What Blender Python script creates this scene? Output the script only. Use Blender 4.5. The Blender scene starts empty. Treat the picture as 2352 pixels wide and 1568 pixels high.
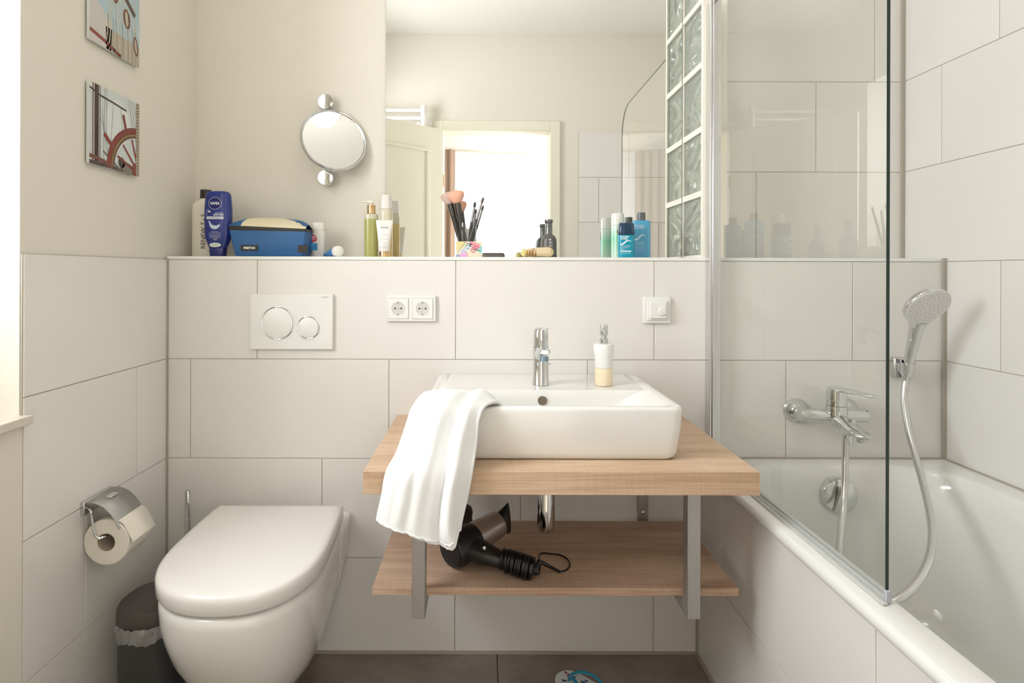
import bpy, bmesh, math, random
from mathutils import Vector, Matrix
random.seed(7)
S = bpy.context.scene
PI = math.pi
# ------------------------------------------------------------------ camera
F = 1292.0; VX, VY, EYE = 1110.0, 625.0, 1.151
cd = bpy.data.cameras.new('camera'); cam = bpy.data.objects.new('camera', cd)
S.collection.objects.link(cam); S.camera = cam
cd.sensor_width = 36.0; cd.lens = 36.0 * F / 2352.0
cd.shift_x = (1176 - VX) / 2352.0; cd.shift_y = -(784 - VY) / 2352.0
cd.clip_start = 0.01
cam.matrix_world = Matrix.Translation((0, 0, EYE)) @ Matrix.Rotation(PI/2, 4, 'X') @ Matrix.Rotation(0.0030, 4, 'Z')
# ------------------------------------------------------------------ view, world, lights
S.view_settings.view_transform = 'Standard'; S.view_settings.look = 'None'
S.view_settings.gamma = 1.0; S.view_settings.use_curve_mapping = False
S.view_settings.exposure = -0.43
w = bpy.data.worlds.new('sky'); S.world = w; w.use_nodes = True
w.node_tree.nodes['Background'].inputs[0].default_value = (0.92, 0.94, 1.0, 1)
w.node_tree.nodes['Background'].inputs[1].default_value = 1.6
def area(name, loc, rot, sx, sy, power, col=(1, 1, 1), spread=PI):
    l = bpy.data.lights.new(name, 'AREA'); l.shape = 'RECTANGLE'; l.size = sx; l.size_y = sy
    l.energy = power; l.color = col; l.spread = spread
    o = bpy.data.objects.new(name, l); o.location = loc; o.rotation_euler = rot
    S.collection.objects.link(o); return o
WIN_P, BED_P, LAMP_P = 80.0, 14.0, 5.5
area('daylight_bathroom_window', (-1.42, 0.74, 1.74), (0, -PI/2 , 0), 1.2, 0.9, WIN_P, (0.91, 0.935, 1.0))
area('daylight_bedroom_window', (0.1, -3.35, 1.45), (PI/2, 0, 0), 3.2, 2.0, BED_P, (0.97, 0.98, 1.0))
pl = bpy.data.lights.new('ceiling_bulb', 'POINT'); pl.energy = LAMP_P; pl.color = (1.0, 0.98, 0.97); pl.shadow_soft_size = 0.09
plo = bpy.data.objects.new('ceiling_bulb', pl); plo.location = (0.22, 0.96, 2.63); S.collection.objects.link(plo)
pb = bpy.data.lights.new('bedroom_fill', 'POINT'); pb.energy = 240.0; pb.color = (0.97, 0.975, 1.0); pb.shadow_soft_size = 0.15  # added soft fill without a fixture, brightens the bathroom through the doorway
pbo = bpy.data.objects.new('bedroom_fill', pb); pbo.location = (2.0, -0.8, 1.1); S.collection.objects.link(pbo)

# ------------------------------------------------------------------ materials
def srgb(r, g, b):
    f = lambda c: c/12.92 if c <= 0.04045 else ((c+0.055)/1.055)**2.4
    return (f(r/255), f(g/255), f(b/255), 1)
_m = {}
def mat(name, col, rough=0.5, metal=0.0, **kw):
    if name in _m: return _m[name]
    m = bpy.data.materials.new(name); m.use_nodes = True
    b = m.node_tree.nodes['Principled BSDF']
    b.inputs['Base Color'].default_value = col if len(col) == 4 else (*col, 1)
    b.inputs['Roughness'].default_value = rough; b.inputs['Metallic'].default_value = metal
    for k, v in kw.items():
        b.inputs[{'trans': 'Transmission Weight', 'ior': 'IOR', 'coat': 'Coat Weight', 'sheen': 'Sheen Weight',
                  'alpha': 'Alpha', 'spec': 'Specular IOR Level', 'sss': 'Subsurface Weight',
                  'ecol': 'Emission Color', 'estr': 'Emission Strength'}[k]].default_value = v
    _m[name] = m; return m
def nodes(m): return m.node_tree.nodes, m.node_tree.links, m.node_tree.nodes['Principled BSDF']
def noise_col(m, c1, c2, scale, detail=4, stretch=(1, 1, 1), lo=0.35, hi=0.65, rough=0.5):
    n, l, b = nodes(m)
    tc = n.new('ShaderNodeTexCoord'); mp = n.new('ShaderNodeMapping'); mp.inputs['Scale'].default_value = stretch
    nz = n.new('ShaderNodeTexNoise'); nz.inputs['Scale'].default_value = scale; nz.inputs['Detail'].default_value = detail
    nz.inputs['Roughness'].default_value = rough
    cr = n.new('ShaderNodeValToRGB'); cr.color_ramp.elements[0].position = lo; cr.color_ramp.elements[1].position = hi
    cr.color_ramp.elements[0].color = c1; cr.color_ramp.elements[1].color = c2
    l.new(tc.outputs['Object'], mp.inputs[0]); l.new(mp.outputs[0], nz.inputs['Vector'])
    l.new(nz.outputs[0], cr.inputs[0]); l.new(cr.outputs[0], b.inputs['Base Color'])
    return nz, cr
def bump(m, scale, strength, dist=0.001, stretch=(1, 1, 1), detail=3):
    n, l, b = nodes(m)
    tc = n.new('ShaderNodeTexCoord'); mp = n.new('ShaderNodeMapping'); mp.inputs['Scale'].default_value = stretch
    nz = n.new('ShaderNodeTexNoise'); nz.inputs['Scale'].default_value = scale; nz.inputs['Detail'].default_value = detail
    bp = n.new('ShaderNodeBump'); bp.inputs['Strength'].default_value = strength; bp.inputs['Distance'].default_value = dist
    l.new(tc.outputs['Object'], mp.inputs[0]); l.new(mp.outputs[0], nz.inputs['Vector'])
    l.new(nz.outputs[0], bp.inputs['Height']); l.new(bp.outputs[0], b.inputs['Normal'])
TILE = mat('wall_tile_glaze', srgb(229, 224, 214), 0.30); noise_col(TILE, srgb(232, 228, 222), srgb(236, 232, 227), 1.4, 2)
GROUT = mat('wall_grout', srgb(172, 164, 152), 0.9)
SILIC = mat('silicone_joint', srgb(176, 168, 154), 0.45)
PLASTER = mat('cream_plaster', srgb(231, 225, 213), 0.75); bump(PLASTER, 220, 0.08, 0.0006)
CEIL = mat('ceiling_paint', srgb(241, 238, 230), 0.8)
PAINT = mat('white_door_paint', srgb(236, 232, 214), 0.35)
FTILE = mat('brown_floor_tile', srgb(98, 84, 76), 0.45); noise_col(FTILE, srgb(122, 109, 102), srgb(160, 147, 139), 5, 8, (1, 1.6, 1), 0.3, 0.75, 0.65)
FGROUT = mat('floor_grout', srgb(120, 110, 102), 0.9)
CER = mat('white_ceramic', srgb(238, 236, 231), 0.08, coat=0.3)
ACR = mat('white_bath_enamel', srgb(236, 235, 231), 0.09, coat=0.3)
PLAST = mat('white_plastic', srgb(240, 239, 235), 0.28)
LID = mat('toilet_plastic', srgb(238, 234, 230), 0.14)
CHROME = mat('chrome', (0.70, 0.71, 0.72), 0.05, 1.0)
CHROME2 = mat('satin_chrome', (0.62, 0.62, 0.62), 0.24, 1.0)
STEEL = mat('brushed_steel_bracket', (0.46, 0.45, 0.44), 0.42, 0.85)
ALU = mat('aluminium_profile', (0.72, 0.72, 0.73), 0.28, 1.0)
GOLD = mat('gold_cap', srgb(214, 180, 132), 0.2, 1.0)
BLACK = mat('black_plastic', srgb(26, 25, 25), 0.35)
BLKG = mat('black_gloss', srgb(14, 14, 15), 0.12)
GREYP = mat('dark_grey_plastic', srgb(64, 64, 64), 0.45)
HOLE = mat('dark_hole', srgb(40, 38, 36), 0.8)
TOWEL = mat('white_terry', srgb(243, 243, 242), 0.95, sheen=0.4); bump(TOWEL, 900, 0.5, 0.0012)
PAPER = mat('toilet_paper', srgb(238, 232, 220), 0.95); bump(PAPER, 500, 0.25, 0.0006)
MARBLE = mat('sill_stone', srgb(214, 203, 190), 0.25); noise_col(MARBLE, srgb(205, 194, 180), srgb(224, 215, 203), 9, 5)
MIRROR = mat('mirror_silver', (0.93, 0.94, 0.92), 0.0, 1.0)
MORTAR = mat('white_mortar', srgb(238, 233, 220), 0.7)
CURT = mat('brown_curtain', srgb(150, 128, 112), 0.9)
OAKM = {}
def wood(name, c1, c2, c3, axis_fine):
    m = mat(name, c1, 0.5); n, l, b = nodes(m)
    tc = n.new('ShaderNodeTexCoord')
    def nz(stretch, scale, detail, dist=0.0):
        mp = n.new('ShaderNodeMapping'); mp.inputs['Scale'].default_value = stretch
        t = n.new('ShaderNodeTexNoise'); t.inputs['Scale'].default_value = scale; t.inputs['Detail'].default_value = detail
        t.inputs['Distortion'].default_value = dist
        l.new(tc.outputs['Object'], mp.inputs[0]); l.new(mp.outputs[0], t.inputs['Vector']); return t
    a = nz((0.7, 7, 7), 2.2, 6, 0.8); f = nz((4, 190, 190), 1.6, 3); s = nz((260, 5, 5), 1.0, 2)
    r1 = n.new('ShaderNodeValToRGB'); e = r1.color_ramp.elements
    e[0].position = 0.30; e[0].color = c2; e[1].position = 0.62; e[1].color = c1
    l.new(a.outputs[0], r1.inputs[0])
    r2 = n.new('ShaderNodeValToRGB'); r2.color_ramp.elements[0].position = 0.38; r2.color_ramp.elements[1].position = 0.60
    r2.color_ramp.elements[0].color = c3; r2.color_ramp.elements[1].color = (1, 1, 1, 1); l.new(f.outputs[0], r2.inputs[0])
    mx = n.new('ShaderNodeMix'); mx.data_type = 'RGBA'; mx.blend_type = 'MULTIPLY'; mx.inputs[0].default_value = 0.55
    l.new(r1.outputs[0], mx.inputs[6]); l.new(r2.outputs[0], mx.inputs[7])
    r3 = n.new('ShaderNodeValToRGB'); r3.color_ramp.elements[0].position = 0.35; r3.color_ramp.elements[1].position = 0.75
    r3.color_ramp.elements[0].color = (1, 1, 1, 1); r3.color_ramp.elements[1].color = (0.86, 0.84, 0.80, 1); l.new(s.outputs[0], r3.inputs[0])
    m2 = n.new('ShaderNodeMix'); m2.data_type = 'RGBA'; m2.blend_type = 'MULTIPLY'; m2.inputs[0].default_value = 0.6
    l.new(mx.outputs[2], m2.inputs[6]); l.new(r3.outputs[0], m2.inputs[7]); l.new(m2.outputs[2], b.inputs['Base Color'])
    bp = n.new('ShaderNodeBump'); bp.inputs['Strength'].default_value = 0.25; bp.inputs['Distance'].default_value = 0.0006
    l.new(f.outputs[0], bp.inputs['Height']); l.new(bp.outputs[0], b.inputs['Normal']); return m
OAK = wood('sawn_oak_decor', srgb(222, 194, 166), srgb(204, 172, 143), srgb(214, 200, 186), 0)
OAK2 = wood('sawn_oak_decor_shelf', srgb(212, 184, 160), srgb(184, 152, 128), srgb(210, 194, 180), 0)

def thin_glass(name, tint, ior=1.5, refl=1.0):
    m = bpy.data.materials.new(name); m.use_nodes = True; n = m.node_tree.nodes; l = m.node_tree.links; n.clear()
    o = n.new('ShaderNodeOutputMaterial'); mx = n.new('ShaderNodeMixShader'); fr = n.new('ShaderNodeFresnel'); fr.inputs[0].default_value = ior
    t = n.new('ShaderNodeBsdfTransparent'); t.inputs[0].default_value = (*tint, 1)
    g = n.new('ShaderNodeBsdfGlossy'); g.inputs['Roughness'].default_value = 0.0; g.inputs[0].default_value = (refl, refl, refl, 1)
    ge = n.new('ShaderNodeNewGeometry'); sb = n.new('ShaderNodeMath'); sb.operation = 'SUBTRACT'; sb.inputs[0].default_value = 1.0
    ml = n.new('ShaderNodeMath'); ml.operation = 'MULTIPLY'; l.new(ge.outputs['Backfacing'], sb.inputs[1])
    l.new(fr.outputs[0], ml.inputs[0]); l.new(sb.outputs[0], ml.inputs[1])
    l.new(ml.outputs[0], mx.inputs[0]); l.new(t.outputs[0], mx.inputs[1]); l.new(g.outputs[0], mx.inputs[2]); l.new(mx.outputs[0], o.inputs[0])
    return m
GLASS = thin_glass('shower_glass', (0.975, 0.985, 0.972), 1.50)
PANE = thin_glass('window_glass', (0.99, 0.995, 0.99), 1.45)
CLEAR = thin_glass('clear_acrylic', (0.95, 0.95, 0.95), 1.6)
EDGE = mat('glass_edge', srgb(40, 58, 52), 0.15)
def mixmat(name, parts):
    """mix of simple bsdfs: parts = [(node type, colour, weight)]"""
    m = bpy.data.materials.new(name); m.use_nodes = True; n = m.node_tree.nodes; l = m.node_tree.links; n.clear()
    o = n.new('ShaderNodeOutputMaterial'); cur = None; tot = 0
    for t, c, wgt in parts:
        s = n.new(t); s.inputs[0].default_value = (*c[:3], 1); tot += wgt
        if cur is None: cur = s.outputs[0]
        else:
            mx = n.new('ShaderNodeMixShader'); mx.inputs[0].default_value = wgt / tot
            l.new(cur, mx.inputs[1]); l.new(s.outputs[0], mx.inputs[2]); cur = mx.outputs[0]
    l.new(cur, o.inputs[0]); return m
SHEER = mixmat('sheer_voile', [('ShaderNodeBsdfTransparent', (1, 1, 1), 0.12), ('ShaderNodeBsdfTranslucent', (1, 1, 1), 0.6), ('ShaderNodeBsdfDiffuse', (0.95, 0.95, 0.93), 0.28)])
LINER = mixmat('bin_liner_film', [('ShaderNodeBsdfTransparent', (0.9, 0.9, 0.9), 0.62), ('ShaderNodeBsdfDiffuse', (0.8, 0.8, 0.79), 0.26), ('ShaderNodeBsdfGlossy', (0.9, 0.9, 0.9), 0.15)])
FROST = mixmat('frosted_film', [('ShaderNodeBsdfTranslucent', (0.85, 0.88, 0.86), 0.6), ('ShaderNodeBsdfDiffuse', (0.85, 0.85, 0.8), 0.4)])
BLOCK = mat('glass_block_glass', (0.66, 0.71, 0.60), 0.08, trans=0.55, ior=1.4)
MILKG = mat('frosted_dispenser_glass', (0.96, 0.95, 0.92), 0.4, trans=0.12, ior=1.3)
_cm = {}
def C(r, g, b, rough=0.5, metal=0.0):
    k = (r, g, b, rough, metal)
    if k not in _cm: _cm[k] = mat('colour_%d_%d_%d_%d_%d' % (r, g, b, rough*100, metal*100), srgb(r, g, b), rough, metal)
    return _cm[k]
def P(px, py, y):
    "a measured picture point at a known depth y -> world"
    return Vector(((px - VX) / F * y, y, EYE - (py - VY) / F * y))

# ------------------------------------------------------------------ mesh helpers
class MB:
    def __init__(s): s.v = []; s.f = []; s.mi = []; s.cur = 0
    def add(s, vs, fs):
        o = len(s.v); s.v += [tuple(v) for v in vs]
        for f in fs: s.f.append([i + o for i in f]); s.mi.append(s.cur)
        return s
    def box(s, x0, x1, y0, y1, z0, z1, M=None):
        vs = [Vector(p) for p in ((x0,y0,z0),(x1,y0,z0),(x1,y1,z0),(x0,y1,z0),(x0,y0,z1),(x1,y0,z1),(x1,y1,z1),(x0,y1,z1))]
        if M: vs = [M @ v for v in vs]
        return s.add(vs, [(0,3,2,1),(4,5,6,7),(0,1,5,4),(1,2,6,5),(2,3,7,6),(3,0,4,7)])
    def rings(s, rings, cap0=True, cap1=True, closed=True):
        n = len(rings[0]); vs = [p for r in rings for p in r]; fs = []
        for i in range(len(rings) - 1):
            for j in range(n if closed else n - 1):
                k = (j + 1) % n
                fs.append((i*n + j, i*n + k, (i+1)*n + k, (i+1)*n + j))
        if cap0: fs.append(tuple(range(n))[::-1])
        if cap1: fs.append(tuple((len(rings)-1)*n + j for j in range(n)))
        return s.add(vs, fs)
    def tube(s, pts, r, n=12, cap=True, ell=1.0):
        pts = [Vector(p) for p in pts]; rs = r if isinstance(r, (list, tuple)) else [r]*len(pts); out = []
        up = Vector((0, 0, 1))
        for i, p in enumerate(pts):
            a = pts[max(i-1, 0)]; b = pts[min(i+1, len(pts)-1)]; t = (b - a).normalized()
            if i == 0:
                if abs(t.dot(up)) > 0.95: up = Vector((1, 0, 0))
                x = t.cross(up).normalized()
            else: x = (x - t * x.dot(t)).normalized()
            y = t.cross(x).normalized()
            out.append([p + (x*math.cos(2*PI*k/n) + y*math.sin(2*PI*k/n)*ell) * rs[i] for k in range(n)])
        return s.rings(out, cap, cap)
    def lathe(s, prof, loc=(0, 0, 0), axis=(0, 0, 1), n=32, sx=1.0, sy=1.0, cap=True):
        q = Vector((0, 0, 1)).rotation_difference(Vector(axis).normalized()); loc = Vector(loc)
        rg = [[loc + q @ Vector((r*math.cos(2*PI*k/n)*sx, r*math.sin(2*PI*k/n)*sy, z)) for k in range(n)] for r, z in prof]
        return s.rings(rg, cap, cap)
    def torus(s, c, axis, R, r, n=48, m=10, sx=1.0):
        q = Vector((0, 0, 1)).rotation_difference(Vector(axis).normalized()); c = Vector(c); vs = []; fs = []
        for i in range(n):
            a = 2*PI*i/n
            for j in range(m):
                b = 2*PI*j/m; vs.append(c + q @ Vector(((R + r*math.cos(b))*math.cos(a)*sx, (R + r*math.cos(b))*math.sin(a), r*math.sin(b))))
        for i in range(n):
            for j in range(m): fs.append((i*m+j, ((i+1)%n)*m+j, ((i+1)%n)*m+(j+1)%m, i*m+(j+1)%m))
        return s.add(vs, fs)
    def build(s, name, mats, parent=None, smooth=True, bevel=0, seg=2, angle=35, sub=0, solid=0, **props):
        me = bpy.data.meshes.new(name); me.from_pydata(s.v, [], s.f)
        if not isinstance(mats, (list, tuple)): mats = [mats]
        for m in mats: me.materials.append(m)
        me.polygons.foreach_set('material_index', s.mi); me.update()
        bm = bmesh.new(); bm.from_mesh(me); bmesh.ops.recalc_face_normals(bm, faces=bm.faces); bm.to_mesh(me); bm.free()
        if smooth:
            me.shade_smooth(); me.set_sharp_from_angle(angle=math.radians(angle))
        o = bpy.data.objects.new(name, me); S.collection.objects.link(o)
        if parent: o.parent = parent; o.matrix_parent_inverse = parent.matrix_world.inverted() if False else Matrix.Translation(-world_loc(parent))
        if solid:
            q = o.modifiers.new('thickness', 'SOLIDIFY'); q.thickness = solid; q.offset = 0
        if bevel:
            q = o.modifiers.new('edge', 'BEVEL'); q.width = bevel; q.segments = seg; q.limit_method = 'ANGLE'; q.angle_limit = math.radians(40)
            q.harden_normals = False
        if sub:
            q = o.modifiers.new('smooth', 'SUBSURF'); q.levels = sub; q.render_levels = sub
        for k, v in props.items(): o[k] = v
        return o
def world_loc(o):
    p = Vector(o.location)
    if o.parent: pass
    return p if not o.parent else p + o.matrix_parent_inverse.translation + world_loc(o.parent)
def tag(o, label=None, cat=None, group=None, kind=None):
    if label: o['label'] = label
    if cat: o['category'] = cat
    if group: o['group'] = group
    if kind: o['kind'] = kind
    return o
def thing(name, label, cat, loc, group=None, kind=None):
    o = bpy.data.objects.new(name, None); o.empty_display_size = 0.05; o.location = loc; S.collection.objects.link(o)
    return tag(o, label, cat, group, kind)
def rr(x0, x1, y0, y1, r, z, k=6):
    "rounded rectangle ring, counter-clockwise"
    r = max(1e-5, min(r, (x1-x0)/2 - 1e-5, (y1-y0)/2 - 1e-5)); pts = []
    for cx, cy, a0 in ((x1-r, y1-r, 0), (x0+r, y1-r, PI/2), (x0+r, y0+r, PI), (x1-r, y0+r, 1.5*PI)):
        for i in range(k+1):
            a = a0 + PI/2*i/k; pts.append(Vector((cx + r*math.cos(a), cy + r*math.sin(a), z)))
    return pts
def sup(cx, cy, a, b, z, e=2.5, n=32):
    out = []
    for i in range(n):
        t = 2*PI*i/n; c, s_ = math.cos(t), math.sin(t)
        out.append(Vector((cx + a*math.copysign(abs(c)**(2/e), c), cy + b*math.copysign(abs(s_)**(2/e), s_), z)))
    return out
# flat print: coloured polygons laid on a surface given by f(u, v, lift)
class Print:
    def __init__(s, f): s.f = f; s.v = []; s.p = []; s.mi = []; s.m = []; s.lay = 1
    def poly(s, pts, m):
        if m not in s.m: s.m.append(m)
        o = len(s.v); s.v += [s.f(u, v, 0.00006*s.lay) for u, v in pts]; s.p.append(list(range(o, o+len(pts)))); s.mi.append(s.m.index(m)); return s
    def up(s): s.lay += 1; return s
    def rect(s, u0, v0, u1, v1, m, k=1):
        for i in range(k):
            a = u0+(u1-u0)*i/k; b = u0+(u1-u0)*(i+1)/k; s.poly([(a, v0), (b, v0), (b, v1), (a, v1)], m)
        return s
    def line(s, pts, wd, m):
        for (a, b), (c, d) in zip(pts, pts[1:]):
            L = math.hypot(c-a, d-b) or 1; nx, ny = -(d-b)/L*wd/2, (c-a)/L*wd/2
            s.poly([(a-nx, b-ny), (c-nx, d-ny), (c+nx, d+ny), (a+nx, b+ny)], m)
        return s
    def ell(s, cu, cv, a, b, m, rot=0, n=20, hole=0, a0=0, a1=2*PI):
        pt = lambda t, k: (cu + k*(a*math.cos(t)*math.cos(rot) - b*math.sin(t)*math.sin(rot)), cv + k*(a*math.cos(t)*math.sin(rot) + b*math.sin(t)*math.cos(rot)))
        if not hole and a1-a0 > 6: return s.poly([pt(a0+(a1-a0)*i/n, 1) for i in range(n)], m)
        for i in range(n):
            t0 = a0+(a1-a0)*i/n; t1 = a0+(a1-a0)*(i+1)/n
            s.poly([pt(t0, hole), pt(t0, 1), pt(t1, 1), pt(t1, hole)], m)
        return s
    def text(s, txt, u, v, size, m, rot=0, align='CENTER', bold=0.0, sx=1.0):
        cu = bpy.data.curves.new('t', 'FONT'); cu.body = txt; cu.size = size; cu.align_x = align; cu.align_y = 'CENTER'
        cu.offset = bold; cu.resolution_u = 2
        o = bpy.data.objects.new('t', cu); S.collection.objects.link(o)
        me = bpy.data.meshes.new_from_object(o.evaluated_get(bpy.context.evaluated_depsgraph_get()))
        if m not in s.m: s.m.append(m)
        off = len(s.v); c, d = math.cos(rot), math.sin(rot)
        for q in me.vertices:
            x, y = q.co.x*sx, q.co.y; s.v.append(s.f(u + x*c - y*d, v + x*d + y*c, 0.00006*s.lay))
        for q in me.polygons: s.p.append([i+off for i in q.vertices]); s.mi.append(s.m.index(m))
        bpy.data.objects.remove(o); bpy.data.curves.remove(cu); bpy.data.meshes.remove(me); return s
    def build(s, name, parent, label=None):
        me = bpy.data.meshes.new(name); me.from_pydata([tuple(p) for p in s.v], [], s.p)
        for m in s.m: me.materials.append(m)
        me.polygons.foreach_set('material_index', s.mi); me.update()
        o = bpy.data.objects.new(name, me); S.collection.objects.link(o); o.parent = parent
        o.matrix_parent_inverse = Matrix.Translation(-world_loc(parent))
        if label: o['label'] = label
        return o
def facing(cx, y, cz):  # print on a plane facing the camera (-y), u right v up, metres from centre
    return lambda u, v, h: Vector((cx + u, y - h, cz + v))
def wrap(cx, cy, cz, r, ry=None):  # print wrapped round an upright (elliptic) cylinder, u = arc length from the front
    ry = ry or r
    return lambda u, v, h: Vector((cx + (r+h)*math.sin(u/r), cy - (ry+h)*math.cos(u/r), cz + v))

# ================================================================== the room
XL, XR = -0.955, 1.395; YA, YB = 1.70, 1.88; ZC = 2.75; ZL = 1.197; YD = -0.02
R = [1.187 - 0.3*k for k in range(4)] + [0.0]
def tiles(parent, plane, pos, u0, u1, rows, joints, thick=0.008, off=None, mt=None, per=0.6, gap=0.0020, sign=-1):
    """rows = [(z0, z1)], joints = one joint u per row; plane 'y' faces -y, 'x' faces sign*x, 'z' faces up"""
    cache = {}
    for (z0, z1), j in zip(rows, joints):
        k0 = math.floor((u0 - j)/per); a = j + k0*per
        while a < u1 - 0.004:
            b = a + per; ua, ub = max(a, u0), min(b, u1)
            if ub - ua > 0.01:
                g = gap/2; key = (round(ub-ua, 4), round(z1-z0, 4))
                if key not in cache:
                    W, H = key[0]/2 - g, key[1]/2 - g; t = thick; m = MB(); c = 0.0008
                    fr = [(-W, -H), (W, -H), (W, H), (-W, H)]
                    def pt(u, v, d):
                        if plane == 'y': return (u, -d, v)
                        if plane == 'x': return (sign*d, u, v)
                        return (u, v, d)
                    r0 = [pt(u, v, 0) for u, v in fr]; r1 = [pt(u, v, t - c) for u, v in fr]
                    r2 = [pt(u - math.copysign(c, u), v - math.copysign(c, v), t) for u, v in fr]
                    m.rings([r0, r1, r2], False, True)
                    me = bpy.data.meshes.new('tile'); me.from_pydata(m.v, [], m.f); me.materials.append(mt or TILE); me.update()
                    bm = bmesh.new(); bm.from_mesh(me); bmesh.ops.recalc_face_normals(bm, faces=bm.faces)
                    # make sure the big face looks outwards
                    big = max(bm.faces, key=lambda f: f.calc_area()); nv = {'y': Vector((0,-1,0)), 'x': Vector((sign,0,0)), 'z': Vector((0,0,1))}[plane]
                    if big.normal.dot(nv) < 0: bmesh.ops.reverse_faces(bm, faces=bm.faces)
                    bm.to_mesh(me); bm.free(); cache[key] = me
                o = bpy.data.objects.new('tile', cache[key]); S.collection.objects.link(o); o.parent = parent
                mu, mz = (ua+ub)/2, (z0+z1)/2
                o.location = {'y': (mu, pos + thick, mz), 'x': (pos - sign*thick, mu, mz), 'z': (mu, mz, pos - thick)}[plane]
            a = b
rows = lambda zs: [(zs[i+1], zs[i]) for i in range(len(zs)-1)]
LOW = rows([1.187, 0.887, 0.587, 0.287, 0.006])
# low boxed-in wall with its ledge
wl = MB().box(XL, XR, YA+0.0018, YB, 0, 1.187).build('wall_ledge', GROUT, smooth=False)
tag(wl, 'white tiled boxed-in low wall carrying a ledge behind toilet and basin', 'wall', kind='structure')
tiles(wl, 'y', YA, XL, XR, LOW, [-0.083, 0.316, 0.1145, -0.083])
lt = MB().box(XL, 0.66, YA-0.002, YB, 1.187, ZL).box(0.735, XR, YA-0.002, YB, 1.187, ZL).box(0.66, 0.735, YA-0.002, YB, 1.187, ZL)
lt = lt.build('trim_1', PLAST, bevel=0.0008); tag(lt, 'thin white capping strip on top of the tiled ledge', 'ledge trim', kind='structure')
wb = MB().box(XL-0.3, XR+0.2, YB, YB+0.15, 0, ZC+0.1).build('wall_back', PLASTER, smooth=False)
tag(wb, 'cream plaster back wall above the ledge with tiled shower part', 'wall', kind='structure')
bb = MB().box(0.735, XR, YB-0.0088, YB, 1.197, 2.6).build('grout_bed', GROUT, wb, smooth=False)
UP = rows([2.687, 2.387, 2.087, 1.787, 1.487, 1.19])
tiles(wb, 'y', YB-0.010, 0.737, XR, UP, [0.907, 1.105, 1.30, 1.105, 0.907])
# left wall with window opening
WY0, WY1, WZ0, WZ1 = 0.33, 1.167, 0.851, 2.30
wlft = MB()
XP = XL - 0.007
wlft.box(XP-0.35, XP, WY1, YB, 0, ZC).box(XP-0.35, XP, -0.3, WY0, 0, ZC).box(XP-0.35, XL-0.0008, WY0, WY1+0.001, 0, WZ0-0.018).box(XP-0.35, XP, WY0, WY1, WZ1, ZC)
wlft = wlft.build('wall_left', PLASTER, smooth=False); tag(wlft, 'cream plaster left wall with window recess and tiled lower part', 'wall', kind='structure')
MB().box(XP, XL-0.002, 1.168, YA+0.01, 0, 1.186).build('grout_bed', GROUT, wlft, smooth=False)
tiles(wlft, 'x', XL, 1.169, YA, LOW, [1.153, 1.553, 1.353, 1.153], sign=1)
# right wall
wr = MB().box(XR+0.0015, XR+0.2, -0.3, YB, 0, ZC).build('wall_right', GROUT, smooth=False); tag(wr, 'white tiled right wall beside the bathtub', 'wall', kind='structure')
tiles(wr, 'x', XR, YD, YB, rows([2.75, 2.687, 2.387, 2.087, 1.787, 1.487, 1.187, 0.887, 0.587, 0.287, 0.0]), [1.315, 1.517, 1.317, 1.523, 1.715, 1.315, 1.517, 1.317, 1.517, 1.317], sign=-1)
# corner and bath silicone
sj = MB().box(XL-0.002, XL+0.005, YA-0.005, YA+0.002, 0, 1.19).box(XR-0.011, XR, YA-0.009, YA+0.002, 0.585, 1.197).box(XR-0.010, XR, YB-0.020, YB-0.009, ZL, ZC)
sj.box(XL, 0.651, YA-0.005, YA+0.002, 0, 0.008).box(0.642, 0.652, 0, YA, 0, 0.007).box(XL-0.002, XL+0.005, 1.17, YA, 0, 0.007).box(0.645, 0.652, YA-0.006, YA+0.001, 0, 0.56)
sj.box(0.655, XR, YA-0.007, YA+0.002, 0.585, 0.595).box(XR-0.007, XR+0.001, 0, YA, 0.585, 0.595)
tag(sj.build('trim_2', SILIC), 'beige grey silicone joints in the corners and round the bath', 'silicone joint', kind='structure')
# floor, ceiling
fl = MB().box(XL-0.02, XR+0.1, -0.14, YB, -0.10, -0.004).build('floor', FGROUT, smooth=False); tag(fl, 'dark brown tiled bathroom floor', 'floor', kind='structure')
tiles(fl, 'z', 0.0, XL, 0.66, [(1.10, 1.70), (0.5, 1.10), (-0.10, 0.5)], [0.045, 0.045, 0.045], mt=FTILE, gap=0.003)
ce = MB().box(XL-0.4, XR+0.2, -0.14, YB+0.1, ZC, ZC+0.1).build('ceiling', CEIL, smooth=False); tag(ce, 'cream white bathroom ceiling', 'ceiling', kind='structure')
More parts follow.
